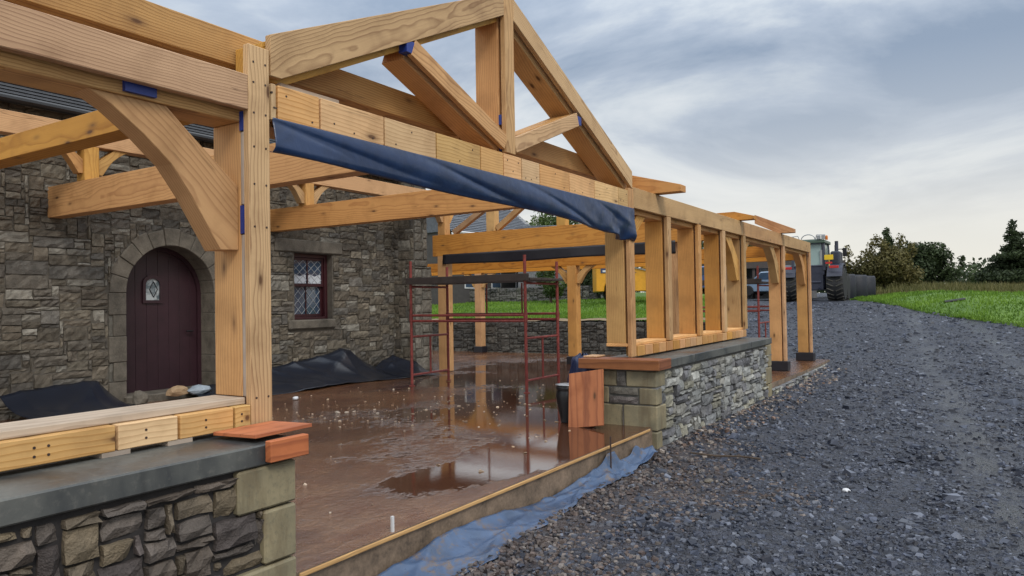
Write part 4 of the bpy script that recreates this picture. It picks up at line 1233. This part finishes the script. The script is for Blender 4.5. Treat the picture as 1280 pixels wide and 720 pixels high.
# ================================================================== BACKGROUND MACHINES
# tractor, seen from behind
TX, TY = 37.27, 6.50
TZ = zg(TX, TY) - .02
tr = thing('tractor', (TX, TY, TZ), 'large green grey tractor seen from behind at the top of the track', 'tractor')
hd = math.atan2(-.05, 1)
TM = Matrix.Translation((TX, TY, TZ)) @ Matrix.Rotation(R(1), 4, 'Z')        # local x = forward (away), y = left
def tp(mb, name, mat, parent=tr, bevel=0, smooth=False): return mb.build(name, mat, parent, TM, bevel, smooth)
M_lug = simple('dusty tyre lugs', (.055, .052, .046), .85, var=.5, scale=6)
def wheel(x, y, r, w, parent=tr):
    mb = MB()
    prof = [(r * .58, -w / 2), (r * .9, -w / 2), (r * .98, -w * .36), (r, -w * .2), (r, w * .2), (r * .98, w * .36), (r * .9, w / 2), (r * .58, w / 2)]
    mb.lathe(prof, (x, y, r), 32, 'y')
    n = 22
    lug = MB()
    for k in range(n):
        th = 2 * math.pi * k / n
        for sg in (-1, 1):
            a = Vector((x + r * s(th), y + sg * w * .08, r + r * c(th)))
            t2_ = th + .16
            b_ = Vector((x + (r + .0) * s(t2_), y + sg * w * .46, r + r * c(t2_)))
            lug.tube(a, b_, .035, 5)
    wh = tp(mb, 'wheel', M_tyre, parent)
    tp(lug, 'tread', M_lug, wh)
    tp(MB().lathe([(.02, -w * .35), (r * .25, -w * .36), (r * .56, -w * .45), (r * .57, w * .45), (r * .25, w * .36), (.02, w * .35)], (x, y, r), 24, 'y'), 'rim', M_trac, wh)
    return wh
for y in (-1.0, 1.0): wheel(0, y, .80, .74)
for y in (-.95, .95): wheel(2.75, y, .66, .5)
tp(MB().box((-.5, -.55, .55), (3.6, .55, 1.25)).box((1.1, -.5, 1.26), (3.6, .5, 1.95)), 'body', M_tracd, bevel=.06)
tp(MB().box((-.62, -.5, .55), (-.50, .5, 1.35)).tube((-.75, -.35, .6), (-.3, -.35, .75), .05).tube((-.75, .35, .6), (-.3, .35, .75), .05).tube((-.6, -.4, .9), (-.6, .4, .9), .06), 'rear_linkage', M_tracd)
for y in (-1.02, 1.02):
    mb = MB()
    n = 10
    for k in range(n):
        a0, a1 = R(20 + 140 * k / n), R(20 + 140 * (k + 1) / n)
        mb.prism([(.90 * c(a0), .82 + .90 * s(a0)), (.96 * c(a0), .82 + .96 * s(a0)), (.96 * c(a1), .82 + .96 * s(a1)), (.90 * c(a1), .82 + .90 * s(a1))], y - .33, y + .33)
    fd = tp(mb, 'mudguard', M_tracd)
    tp(MB().box((-.97, y - .2, 1.52), (-.90, y + .2, 1.64)), 'tail_light', M_redl, fd, .01)
# cab
cw, z0, z1 = .70, 1.45, 2.72
CY = .14
def cp_(mb, name, mat, parent=None, bevel=0):
    mb.v = [(x, y + CY, z) for x, y, z in mb.v]
    return tp(mb, name, mat, parent or cab, bevel)
cab = tp(MB().box((-.62, -cw + CY, 1.25), (1.2, cw + CY, 1.62)).tube((-.60, -cw + CY, z0), (-.50, -cw * .93 + CY, z1), .075, 8).tube((-.60, cw + CY, z0), (-.50, cw * .93 + CY, z1), .075, 8)
         .tube((1.15, -cw + CY, z0), (1.0, -cw * .93 + CY, z1), .06, 8).tube((1.15, cw + CY, z0), (1.0, cw * .93 + CY, z1), .06, 8)
         .tube((-.59, -cw + CY, 1.66), (-.59, cw + CY, 1.66), .05, 8), 'cab', M_tracd)
def pane(p):
    q = [(x + .02, y * .985, z) for x, y, z in p]
    return MB().add(p + q, [(0, 1, 2, 3), (7, 6, 5, 4), (0, 4, 5, 1), (1, 5, 6, 2), (2, 6, 7, 3), (3, 7, 4, 0)])
cp_(pane([(-.585, -.62, 1.70), (-.585, .62, 1.70), (-.505, .58, 2.68), (-.505, -.58, 2.68)]), 'rear_window', M_cab)
for sg in (-1, 1):
    cp_(pane([(-.52, sg * .70, 1.64), (1.1, sg * .70, 1.64), (.96, sg * .655, 2.7), (-.44, sg * .655, 2.7)]), 'side_window', M_cab)
cp_(MB().box((-.70, -.76, 2.73), (1.2, .76, 2.88)).box((-.5, -.6, 2.881), (1.0, .6, 2.93)), 'cab_roof', M_trac, None, .04)
for y in (-.70, -.50, .68):
    cp_(MB().box((-.76, y - .08, 2.90), (-.64, y + .08, 3.08)).tube((-.7, y, 2.86), (-.7, y, 2.92), .02, 6), 'work_light', M_metal, None, .015)
cp_(MB().lathe([(.06, 2.88), (.06, 3.02), (.045, 3.08), (.01, 3.09)], (-.40, -.80, 0), 14), 'beacon', M_orl)
mb = MB()
mb.path([(-.6, .30 * c(R(180 * k / 10)) - .02, 2.93 + .22 * s(R(180 * k / 10))) for k in range(11)], .022, 6)
mb.path([(-.66, -.78, 3.10), (-.66, -.40, 3.12), (-.66, -.36, 2.9)], .016, 6).path([(-.66, .78, 3.08), (-.66, .42, 3.10), (-.66, .36, 2.92)], .016, 6)
cp_(mb, 'roof_rail', M_metal)
cp_(MB().box((-.60, -.62, 1.70), (-.575, -.52, 2.4)), 'wiper_post', M_metal)
tp(MB().box((-.82, -.98, 1.92), (-.77, -.60, 2.15)).tube((-.78, -.8, 1.6), (-.78, -.8, 1.95), .02, 6), 'number_plate', M_plate, cab, .008)
tp(MB().box((-.80, -.93, 1.73), (-.745, -.64, 1.82)), 'light_bar', M_redl, cab, .008)
tp(MB().box((-.2, -1.18, 1.72), (.9, -.78, 2.35)), 'air_filter', M_tracd, cab, .06)
tp(MB().tube((.4, -.98, 2.3), (.4, -.98, 2.85), .08, 12).tube((-.1, -1.0, 2.3), (-.1, -1.0, 2.62), .05, 10), 'exhaust', M_tracd, cab)
for sg in (-1, 1):
    tp(MB().tube((1.1, sg * .8, 2.5), (1.1, sg * 1.25, 2.5), .02, 6).box((1.06, sg * 1.25 - .09, 2.15), (1.12, sg * 1.25 + .09, 2.55)), 'mirror', M_black, cab)
# bales
for k, (u, v, l) in enumerate([(41.2, 5.78, 'black wrapped silage bale right behind the tractor wheel'), (42.8, 5.42, 'middle one of the black wrapped bales beyond the tractor'), (44.2, 5.18, 'farthest black wrapped bale, at the grass edge beyond the tractor')]):
    z = zg(u, v)
    o = MB().lathe([(.1, 0), (.56, .0), (.61, .06), (.62, .65), (.61, 1.25), (.56, 1.34), (.1, 1.36)], (u, v, z), 28).build('silage_bale', M_bale, smooth=False)
    o.data.polygons.foreach_set('use_smooth', [True] * len(o.data.polygons))
    tag(o, l, 'bale', 'black bales behind the tractor')
# yellow machine on the lawn edge
EX = Vector((30.0, 13.45, 0)); EX.z = zl(30.0, 13.45)
ex = thing('yellow_digger', EX, 'yellow digger with a dark blue side panel parked beyond the lawn', 'digger')
EM = Matrix.Translation(EX) @ Matrix.Rotation(R(-58), 4, 'Z')                 # local x = along the machine to the right in view, y = away
def ep(mb, name, mat, parent=ex, bevel=0): return mb.build(name, mat, parent, EM, bevel)
n = 12
arch = [(.62 * c(math.pi * k / n) + .0, .62 + .70 * s(math.pi * k / n)) for k in range(n + 1)]
poly = [(-1.0, .55), (-.66, .55)] + [(-.66 * c(math.pi * k / n), .60 + .66 * s(math.pi * k / n)) for k in range(1, n)] + [(.66, .55), (2.6, .55), (2.6, 1.5), (.9, 1.55), (-.55, 2.05), (-1.0, 2.05)]
body = ep(MB().prism(poly, -.75, .75), 'body', M_yellow, bevel=.03)
ep(MB().prism([(-.80, 1.36), (.75, 1.36), (.35, 1.50), (-.80, 1.82)], -.775, -.752), 'side_panel', M_bluep, body)
ep(MB().box((-.72, -.785, 1.40), (-.25, -.777, 1.48)), 'side_stripe', M_white, body)
for x in (0, 2.0):
    w_ = ep(MB().lathe([(.3, -.98), (.5, -.98), (.56, -.92), (.56, -.66), (.5, -.6), (.3, -.6)], (x, 0, .56), 26, 'y'), 'wheel', M_tyre)
    ep(MB().lathe([(.02, -.93), (.3, -.90), (.31, -.62), (.02, -.62)], (x, 0, .56), 20, 'y'), 'rim', M_yellow, w_)
    w_ = ep(MB().lathe([(.3, .6), (.5, .6), (.56, .66), (.56, .92), (.5, .98), (.3, .98)], (x, 0, .56), 26, 'y'), 'wheel', M_tyre)
bm_ = ep(MB().prism([(-1.02, 2.02), (-.98, 2.30), (-.7, 2.34), (1.3, 1.78), (2.5, 1.25), (2.5, 1.02), (1.2, 1.52)], -.92, -.795), 'boom', M_yellow, bevel=.02)
ep(MB().lathe([(.10, -.945), (.10, -.925)], (-.62, 0, 2.16), 16, 'y'), 'pivot', M_black, bm_)
ep(MB().prism([(-1.0, 1.93), (-1.0, 1.985), (1.2, 1.485), (1.2, 1.43)], -.80, -.778), 'stripe', M_white, bm_)
ep(MB().path([(-.5, .5, 2.0), (.4, .5, 2.75), (1.5, .5, 2.95), (2.6, .5, 2.4), (3.0, .5, 1.5)], .09, 8), 'rear_boom', M_yellow)
ep(MB().prism([(1.15, 1.56), (2.15, 1.56), (2.05, 2.6), (1.3, 2.6)], -.5, .6), 'cab', M_glass, bevel=.02)
ep(MB().box((1.2, -.55, 2.61), (2.15, .65, 2.70)), 'cab_roof', M_yellow, bevel=.02)
ep(MB().box((2.5, -.8, .35), (3.2, .8, 1.0)).box((2.6, -.3, 1.0), (2.9, .3, 1.5)), 'bucket', M_tracd, bevel=.04)

# ================================================================== BACKGROUND BUILDINGS AND PLANTING
def cottage(name, ctr, L, D, hz, hr, rot, label, wmat, parts=True, pal=None):
    h = thing(name, ctr, label, 'house' if name != 'farm_shed' else 'shed')
    m_ = Matrix.Translation(ctr) @ Matrix.Rotation(rot, 4, 'Z')
    MB().box((-L / 2, -D / 2, -.5), (L / 2, D / 2, hz)).build('wall', wmat, h, m_)
    mb = MB()
    rows = 22
    o_ = .35
    for sg in (-1, 1):
        for k in range(rows):
            f0, f1 = k / rows, min(1, (k + 1.2) / rows)
            y0, y1 = sg * (D / 2 + o_) * (1 - f0), sg * (D / 2 + o_) * (1 - f1)
            za, zb = hz - .1 + (hr - hz + .1) * f0, hz - .1 + (hr - hz + .1) * f1
            mb.add([(-L / 2 - .2, y0, za + .06), (L / 2 + .2, y0, za + .06), (L / 2 + .2, y1, zb + .02), (-L / 2 - .2, y1, zb + .02)], [(0, 1, 2, 3)])
    for x in (-L / 2 + .01, L / 2 - .01):
        mb.prism([(-D / 2, hz), (D / 2, hz), (0, hr - .05)], x - .1, x + .1, 'x')
    mb.build('roof', M_slate, h, m_)
    MB().tube((-L / 2 - .1, -D / 2 - .4, hz - .06), (L / 2 + .1, -D / 2 - .4, hz - .06), .07, 8).box((-L / 2 - .2, -D / 2 - .36, hz - .28), (L / 2 + .2, -D / 2 - .32, hz - .1)).build('gutter', M_white, h, m_)
    mb = MB()
    for x in np.arange(-L / 2 + 1.2, L / 2 - 1, 2.4):
        mb = MB().box((x, -D / 2 - .03, 1.0), (x + .9, -D / 2 + .1, 2.2))
        w_ = mb.build('window', M_white, h, m_)
        MB().box((x + .07, -D / 2 - .045, 1.07), (x + .83, -D / 2 - .032, 2.13)).build('pane', M_glass, w_, m_)
    return h
M_walldk = simple('dark weathered harling', (.06, .055, .055), .9, var=.3, scale=4, bstr=.3)
M_wallfar = simple('grey stone wall far', (.16, .165, .175), .85, var=.45, scale=4, bstr=.6, bdist=.05)
cottage('cottage', Vector((36.3, 26.6, 1.3)), 9, 6, 4.1, 6.7, R(-4), 'far cottage with a grey slate roof seen above the tie beam', M_walldk)
cottage('barn', Vector((37.6, 20.0, 1.5)), 5.5, 5, 2.6, 4.4, R(-60), 'grey stone barn beyond the lawn, left of the yellow digger', M_wallfar)
gw = thing('garden_wall', (33.5, 19, 1.4), 'low dark stone wall closing the far side of the lawn', 'wall')
mb, cols = MB(), []
MB().box((33.3, 16, 1.2), (33.7, 30, 2.25)).build('core', M_mortar2, gw)
rubble(mb, cols, (33.28, 30, 1.2), (0, -1, 0), (-1, 0, 0), 14, 1.1, [(.09, .085, .08), (.12, .115, .105), (.07, .068, .068)], None, depth=.05, rough=.05, cell=.12, wmax=7, hw=(1, 2, 3))
finish_stone(mb, cols, 'rubble_facing', gw)
# open farm shed and cars beyond the track
sh = thing('farm_shed', (47, 11.2, 1.7), 'low open farm shed with a dark sheet roof beyond the yard', 'shed')
SM = Matrix.Translation((47, 11.2, 1.75)) @ Matrix.Rotation(R(-58), 4, 'Z')
MB().box((-4, -1.5, 1.75), (4.5, 3, 1.95)).box((-4, -1.55, 1.55), (4.5, -1.48, 1.76)).build('roof', M_deck, sh, SM)
MB().box((-4, 2.8, -.3), (4.5, 2.9, 1.74)).build('back_wall', M_wallfar, sh, SM)
for x in (-3.9, -1, 1.9, 4.4): MB().box((x - .08, -1.4, -.3), (x + .08, -1.24, 1.74)).build('post', M_deck, sh, SM)
MB().box((-.6, -1.2, 0), (.9, .5, 1.6)).build('cupboard', M_wallfar, sh, SM, .02)
def car(loc, rot, mat, label):
    k = thing('parked_car', loc, label, 'car')
    m_ = Matrix.Translation(loc) @ Matrix.Rotation(rot, 4, 'Z')
    b_ = MB().prism([(-2, .25), (2, .25), (2.05, .6), (1.9, .82), (1.1, .92), (.55, 1.42), (-1.1, 1.45), (-1.75, .95), (-2.05, .85)], -.82, .82).build('body', mat, k, m_, .05)
    for sg in (-1, 1):
        MB().prism([(.95, .95), (.5, 1.36), (-1.02, 1.38), (-1.5, .97)], sg * .825 - .004, sg * .825 + .004).build('side_window', M_glass, b_, m_)
    MB().add([(-1.15, -.7, 1.40), (-1.15, .7, 1.40), (-1.77, .7, .99), (-1.77, -.7, .99)], [(0, 1, 2, 3)]).build('rear_window', M_glass, b_, m_, solid=.02)
    for x in (-1.3, 1.3):
        for sg in (-1, 1):
            MB().lathe([(.1, sg * .70), (.30, sg * .70), (.32, sg * .74), (.32, sg * .84), (.28, sg * .87), (.1, sg * .87)], (x, 0, .32), 18, 'y').build('wheel', M_tyre, k, m_)
    return k
car(Vector((39.5, 12.3, zl(39.5, 12.3))), R(60), M_carb, 'blue car parked in the yard, seen between the window posts')
car(Vector((45.0, 10.0, 1.62)), R(80), M_carw, 'pale blue car parked before the farm shed')

def leaves(clumps, n, size, seed, flat=.5, gap=.0):
    rr = np.random.RandomState(seed)
    C = np.array([cl[:3] for cl in clumps]); S = np.array([cl[3:6] for cl in clumps])
    vol = S.prod(1) ** .75
    idx = rr.choice(len(C), n, p=vol / vol.sum())
    d = rr.normal(size=(n, 3)); d /= np.linalg.norm(d, axis=1)[:, None]
    rad = rr.rand(n) ** .45
    P_ = C[idx] + d * S[idx] * rad[:, None]
    tone = rr.rand(len(C))[idx] * .55 + rr.rand(n) * .45
    nrm = d + rr.normal(size=(n, 3)) * .8; nrm /= np.linalg.norm(nrm, axis=1)[:, None]
    a = np.cross(nrm, rr.normal(size=(n, 3))); a /= np.linalg.norm(a, axis=1)[:, None]
    b_ = np.cross(nrm, a)
    sz = size * (.6 + .8 * rr.rand(n))[:, None]
    q = np.stack([P_ - a * sz, P_ - b_ * sz * flat, P_ + a * sz, P_ + b_ * sz * flat], 1).reshape(-1, 3)
    mb = MB()
    mb.v = [tuple(x) for x in q]
    mb.f = [(4 * i, 4 * i + 1, 4 * i + 2, 4 * i + 3) for i in range(n)]
    mb.c = np.repeat(np.stack([tone, tone, tone, np.ones(n)], 1), 4, 0)
    return mb
def tree(name, loc, h, w, mat, label, cat='tree', n=3500, size=.16, seed=0, trunk=True, kind='round', group=None):
    n, size = int(n * 1.9), size * .68
    rr = np.random.RandomState(seed + 100)
    t_ = thing(name, loc, label, cat, group)
    cl = []
    x0, y0, z0 = loc
    for k in range(16 if kind != 'cone' else 22):
        if kind == 'cone':
            f = (k + .5) / 22
            r_ = w * .5 * (1 - f) ** .75 * (.75 + .5 * rr.rand())
            th = rr.rand() * 6.28
            cl.append((x0 + r_ * .45 * c(th), y0 + r_ * .45 * s(th), z0 + h * (.08 + .9 * f), r_ * .8 + .12, r_ * .8 + .12, h * .075))
        else:
            th, f = rr.rand() * 6.28, rr.rand()
            r_ = w * .36 * rr.rand() ** .6 * (1 - .5 * f ** 2)
            q = w * (.13 + .14 * rr.rand())
            cl.append((x0 + r_ * c(th), y0 + r_ * s(th), z0 + h * (.22 + .68 * f), q, q, q * .8 * h / max(w, .1) ** 1 * .9 if h > w else q * .8))
    for k in range(14):                                   # stray sprays that break the outline
        b0 = cl[rr.randint(len(cl))]; th = rr.rand() * 6.28; q = w * .05 + .12
        cl.append((b0[0] + b0[3] * 1.05 * c(th), b0[1] + b0[4] * 1.05 * s(th), b0[2] + b0[5] * (rr.rand() * 1.5 - .2), q, q, q * 1.6))
    leaves(cl, n, size, seed).build('crown', mat, t_, recalc=False)
    mb = MB()
    mb.tube((x0, y0, z0 - .2), (x0 + .1, y0, z0 + h * .5), .05 + .018 * h, 8, .03 + .008 * h)
    for k in range(7):
        q = cl[rr.randint(len(cl))]
        mb.tube((x0 + .05, y0, z0 + h * (.15 + .3 * rr.rand())), q[:3], .02 + .008 * h, 6, .015)
    mb.build('trunk', M_bark, t_)
    return t_
tr_specs = [
 ('bush', (52, 4.9, 1.95), 2.9, 4.6, M_leafy, 'yellowing autumn bush beside the bales right of the tractor', 5200, .15, 'round'),
 ('pine_tree', (66, 6.0, 2.05), 3.9, 4.2, M_leafd, 'dark tree with pointed top just right of the yellowing bush', 5200, .2, 'cone'),
 ('tree', (68, 3.4, 2.05), 3.5, 4.6, M_leafd, 'dark rounded tree before the gap of sky at the right', 5200, .2, 'round'),
 ('pine_tree', (71, -2.7, 2.05), 4.5, 4.4, M_leafd, 'dark conifer standing right of the gap of sky', 5600, .2, 'cone'),
 ('tree', (70, -7.3, 2.05), 3.9, 6.5, M_leafd, 'broad dark tree in the row along the far field', 6500, .2, 'round'),
 ('pine_tree', (74, -13.2, 2.05), 4.8, 6., M_leafd, 'tall conifer in the far row at the right edge', 5600, .2, 'cone'),
 ('tree', (74, -19.5, 2.05), 4.4, 9., M_leafd, 'wide dark tree at the right end of the far row', 6500, .22, 'round'),
 ('tree', (72, -28, 2.0), 4.4, 9, M_leafd, 'wide dark tree farthest right of the row', 6500, .22, 'round'),
 ('tree', (58, 15.5, 2.0), 3.3, 7.5, M_leafm, 'green tree behind the farm shed', 6000, .2, 'round'),
 ('tree', (55, 20.0, 2.0), 6.2, 8, M_leafm, 'green tree beyond the yard, behind the digger', 6000, .2, 'round'),
 ('tree', (52, 29.0, 1.8), 7.0, 8., M_leafm, 'tall green tree behind the stone barn', 7000, .2, 'round'),
 ('tree', (49, 36.0, 1.8), 6.3, 8, M_leafd, 'dark tree behind the cottage roof', 7000, .2, 'round'),
 ('shrub', (31.0, 17.4, 1.35), 2.0, 1.7, M_leafm, 'small round headed tree on the lawn seen through the scaffold', 2600, .09, 'round'),
 ('shrub', (33.6, 15.6, 1.45), 1.5, 1.8, M_leafd, 'dark low shrub against the stone barn', 2400, .09, 'round'),
 ('shrub', (34.6, 16.9, 1.45), 1.9, 2.2, M_leafd, 'taller dark shrub by the barn corner', 2600, .09, 'round'),
 ('bush', (53, 9.5, 1.9), 2.7, 5, M_leafd, 'dark bush left of the tractor behind the yard', 4600, .17, 'round'),
]
for k, (nm, loc, h, w, mt, lab, n_, sz, kd) in enumerate(tr_specs):
    tree(nm, loc, h, w, mt, lab, 'shrub' if nm in ('bush', 'shrub') else 'tree', n_, sz, k * 7 + 3, kind=kd)
# a long dark hedge-like wood far off that closes the horizon
mbw = []
cl = []
rr = np.random.RandomState(77)
for k in range(150):
    u = 95 + 25 * rr.rand(); v = -75 + 190 * k / 150
    cl.append((u, v, 2.4 + 1.2 * rr.rand(), 2.5, 2.8, 1.6 + 1.4 * rr.rand()))
tag(leaves(cl, 26000, .38, 5).build('far_wood', M_leafd, recalc=False), 'dark far-off wood closing the horizon behind the fields', 'wood', kind='stuff')

rock('stone', (7.35, 1.05, zg(7.35, 1.05) + .01), (.045, .035, .02), M_white, 'white pebble alone on the dark gravel in the right foreground', seed=21)
rock('stone', (6.95, 2.2, zg(6.95, 2.2) + .01), (.06, .04, .02), M_dress, 'pale flat stone on the gravel in front of the right wall', seed=22)
tag(MB().tube((33.6, 1.05, bank(33.6, 1.05) + .03), (33.9, .35, bank(33.9, .35) + .03), .06, 10).build('pipe_offcut', M_black), 'short dark pipe lying on the grass bank at the right', 'pipe')
# ================================================================== GRASS AND GRAVEL
def blades(pts, h, seed, w=.02):
    rr = np.random.RandomState(seed)
    n = len(pts)
    P_ = np.array(pts)
    th = rr.rand(n) * 6.28
    hh = h * (.4 + rr.rand(n))
    lean = (rr.rand(n, 2) - .5) * h * 1.2
    dx = np.stack([np.cos(th), np.sin(th), 0 * th], 1) * (w * (.6 + .8 * rr.rand(n)))[:, None]
    tip = P_ + np.stack([lean[:, 0], lean[:, 1], hh], 1)
    q = np.stack([P_ - dx, P_ + dx, tip], 1).reshape(-1, 3)
    mb = MB(); mb.v = [tuple(x) for x in q]; mb.f = [(3 * i, 3 * i + 1, 3 * i + 2) for i in range(n)]
    lf = .5 + .28 * np.sin(P_[:, 0] * 1.1 + 1.7 * np.sin(P_[:, 1] * .7)) * np.sin(P_[:, 1] * 1.4 + np.sin(P_[:, 0] * .5))
    hh = hh * (.65 + .8 * lf)
    tip[:, 2] = P_[:, 2] + hh
    q = np.stack([P_ - dx, P_ + dx, tip], 1).reshape(-1, 3); mb.v = [tuple(x) for x in q]
    t_ = np.clip(rr.normal(0, .2, n) + lf, 0, 1)
    mb.c = np.repeat(np.stack([t_, t_, t_, np.ones(n)], 1), 3, 0)
    return mb
pts = []
while len(pts) < 60000:
    u = 20 + 26 * nrs.rand(); b_ = nrs.rand() ** 1.7
    v = edge_v(u) + .25 - 24 * b_
    pts.append((u, v, bank(u, min(v, edge_v(u) - .02)) - .02))
tag(blades(pts, .11, 1, .025).build('grass', M_blade, recalc=False), 'bright green grass on the bank right of the tractor', 'grass', kind='stuff')
pts = []
while len(pts) < 55000:
    u = 20.9 + 14 * nrs.rand() ** 1.2; v = lawn_v(u) + .3 + 22 * nrs.rand()
    q_ = 1 - sm(0, 1.6, v - lawn_v(u)); pts.append((u, v, zl(u, v) + (zg(u, v) - zl(u, v)) * q_ - .01))
tag(blades(pts, .09, 2, .022).build('grass', M_blade, recalc=False), 'bright lawn grass behind the retaining wall', 'grass', kind='stuff')
pts = []
while len(pts) < 30000:
    u = 44 + 22 * nrs.rand(); v = -26 + 32 * nrs.rand()
    if v < edge_v(u) - .5: pts.append((u, v, max(bank(u, v), zf(u, v)) - .03))
tag(blades(pts, .45, 3, .04).build('rough_grass', M_rough, recalc=False), 'rough brownish long grass before the dark trees', 'grass', kind='stuff')

def chips(P_, size, cols, seed, flat=.55):
    rr = np.random.RandomState(seed)
    n = len(P_)
    cube = np.array([(-1, -1, -1), (1, -1, -1), (1, 1, -1), (-1, 1, -1), (-1, -1, 1), (1, -1, 1), (1, 1, 1), (-1, 1, 1)], float)
    V = cube[None] * (1 + .7 * (rr.rand(n, 8, 3) - .5)) * (size * (.5 + .9 * rr.rand(n)))[:, None, None] * np.stack([np.ones(n), .6 + .4 * rr.rand(n), flat * (.5 + .7 * rr.rand(n))], 1)[:, None, :] * .5
    V[:, 4:, :2] *= .7
    th = rr.rand(n) * 6.28; ti = (rr.rand(n) - .5) * 1.0
    ct, st = np.cos(ti), np.sin(ti)
    x, z = V[..., 0] * ct[:, None] - V[..., 2] * st[:, None], V[..., 0] * st[:, None] + V[..., 2] * ct[:, None]
    V[..., 0], V[..., 2] = x, z
    cz, sz_ = np.cos(th), np.sin(th)
    x, y = V[..., 0] * cz[:, None] - V[..., 1] * sz_[:, None], V[..., 0] * sz_[:, None] + V[..., 1] * cz[:, None]
    V[..., 0], V[..., 1] = x, y
    V += np.array(P_)[:, None, :]
    F0 = [(0, 3, 2, 1), (4, 5, 6, 7), (0, 1, 5, 4), (1, 2, 6, 5), (2, 3, 7, 6), (3, 0, 4, 7)]
    mb = MB(); mb.v = [tuple(q) for q in V.reshape(-1, 3)]
    mb.f = [tuple(8 * i + j for j in f) for i in range(n) for f in F0]
    C = np.array(cols)[rr.randint(len(cols), size=n)] * (.6 + .8 * rr.rand(n))[:, None]
    mb.c = np.repeat(np.concatenate([C, np.ones((n, 1))], 1), 8, 0)
    return mb
pts, sz, brown = [], [], []
while len(pts) < 100000:
    rr_ = 3.2 * (36 / 3.2) ** (nrs.rand() ** .8)
    th = R(-70) + R(118) * nrs.rand()
    u, v = rr_ * c(th) , rr_ * s(th)
    if u < 1 or (u < 20.7 and v > 3.06): continue
    if u >= 20.7 and v > lawn_v(u) - .2 + 2.5 * sm(28, 33, u): continue
    if 2.5 < u < 7.8 and v > 3.16 - np.interp(u, [2.6, 4.5, 5.6, 6.5, 7.7], [.30, .26, .17, .10, .07]): continue
    if v < edge_v(u) and u > 18: continue
    ln = v - .09 * (u - 12)
    if u > 6 and nrs.rand() < .62 * (math.exp(-((ln - .2) / .32) ** 2) + math.exp(-((ln + 1.6) / .32) ** 2)): continue
    if u < 9 and nrs.rand() < .75 * sm(1.2, 2.9, v + .9 * math.sin(u * 2.1) * .5): brown.append((u, v, zg(u, v) + .004)); continue
    pts.append((u, v, zg(u, v) + .002)); sz.append((.017 + .0015 * rr_) * math.exp(.40 * nrs.randn()))
tag(chips(pts, np.array(sz), [(.019, .025, .044), (.030, .038, .060), (.050, .059, .088), (.014, .018, .031), (.040, .043, .056), (.10, .112, .145)], 4).build('gravel_chips', M_peb, recalc=False), 'loose dark slate chips over the track', 'gravel', kind='stuff')
tag(chips([(u, v, z + (.012 if 2.6 < u < 7.7 and v > 2.6 else 0)) for u, v, z in brown], .034, [(.075, .055, .05), (.055, .045, .045), (.10, .075, .065), (.05, .05, .06), (.14, .12, .11)], 6).build('brown_chips', M_peb, recalc=False), 'brownish broken stone and soil crumbs beside the slab edge', 'rubble', kind='stuff')
pts = []
for k in range(420):
    u = 7.7 + 11 * nrs.rand(); v = 3.1 - .6 * nrs.rand() ** 1.6
    pts.append((u, v, zg(u, v) + .012))
tag(chips(pts, .05, [(.17, .11, .085), (.20, .15, .12), (.09, .08, .08), (.07, .07, .075), (.26, .22, .19)], 9).build('stone_chips', M_peb, recalc=False), 'broken reddish and pale stone chips along the foot of the right wall', 'rubble', kind='stuff')
pts = []
for k in range(420):
    if k % 3: u = 7.6 + 1.3 * nrs.randn(); v = 6.9 + .8 * nrs.randn() - .5 * (u - 7.6)
    else: u = 3 + 9.5 * nrs.rand(); v = 3.5 + 6.2 * nrs.rand()
    if v < 3.3 or u < 3: continue
    if 7.9 < u < 13.8 and v < 4.1: continue
    pts.append((u, v, zs(u) + .004))
tag(chips(pts, .02 * np.exp(.45 * nrs.randn(len(pts))), [(.36, .27, .19), (.28, .19, .12), (.46, .38, .30), (.22, .15, .10)], 12, .35).build('wood_chips', M_chip, recalc=False), 'scattered pale wood chips and crumbs on the wet slab', 'debris', kind='stuff')
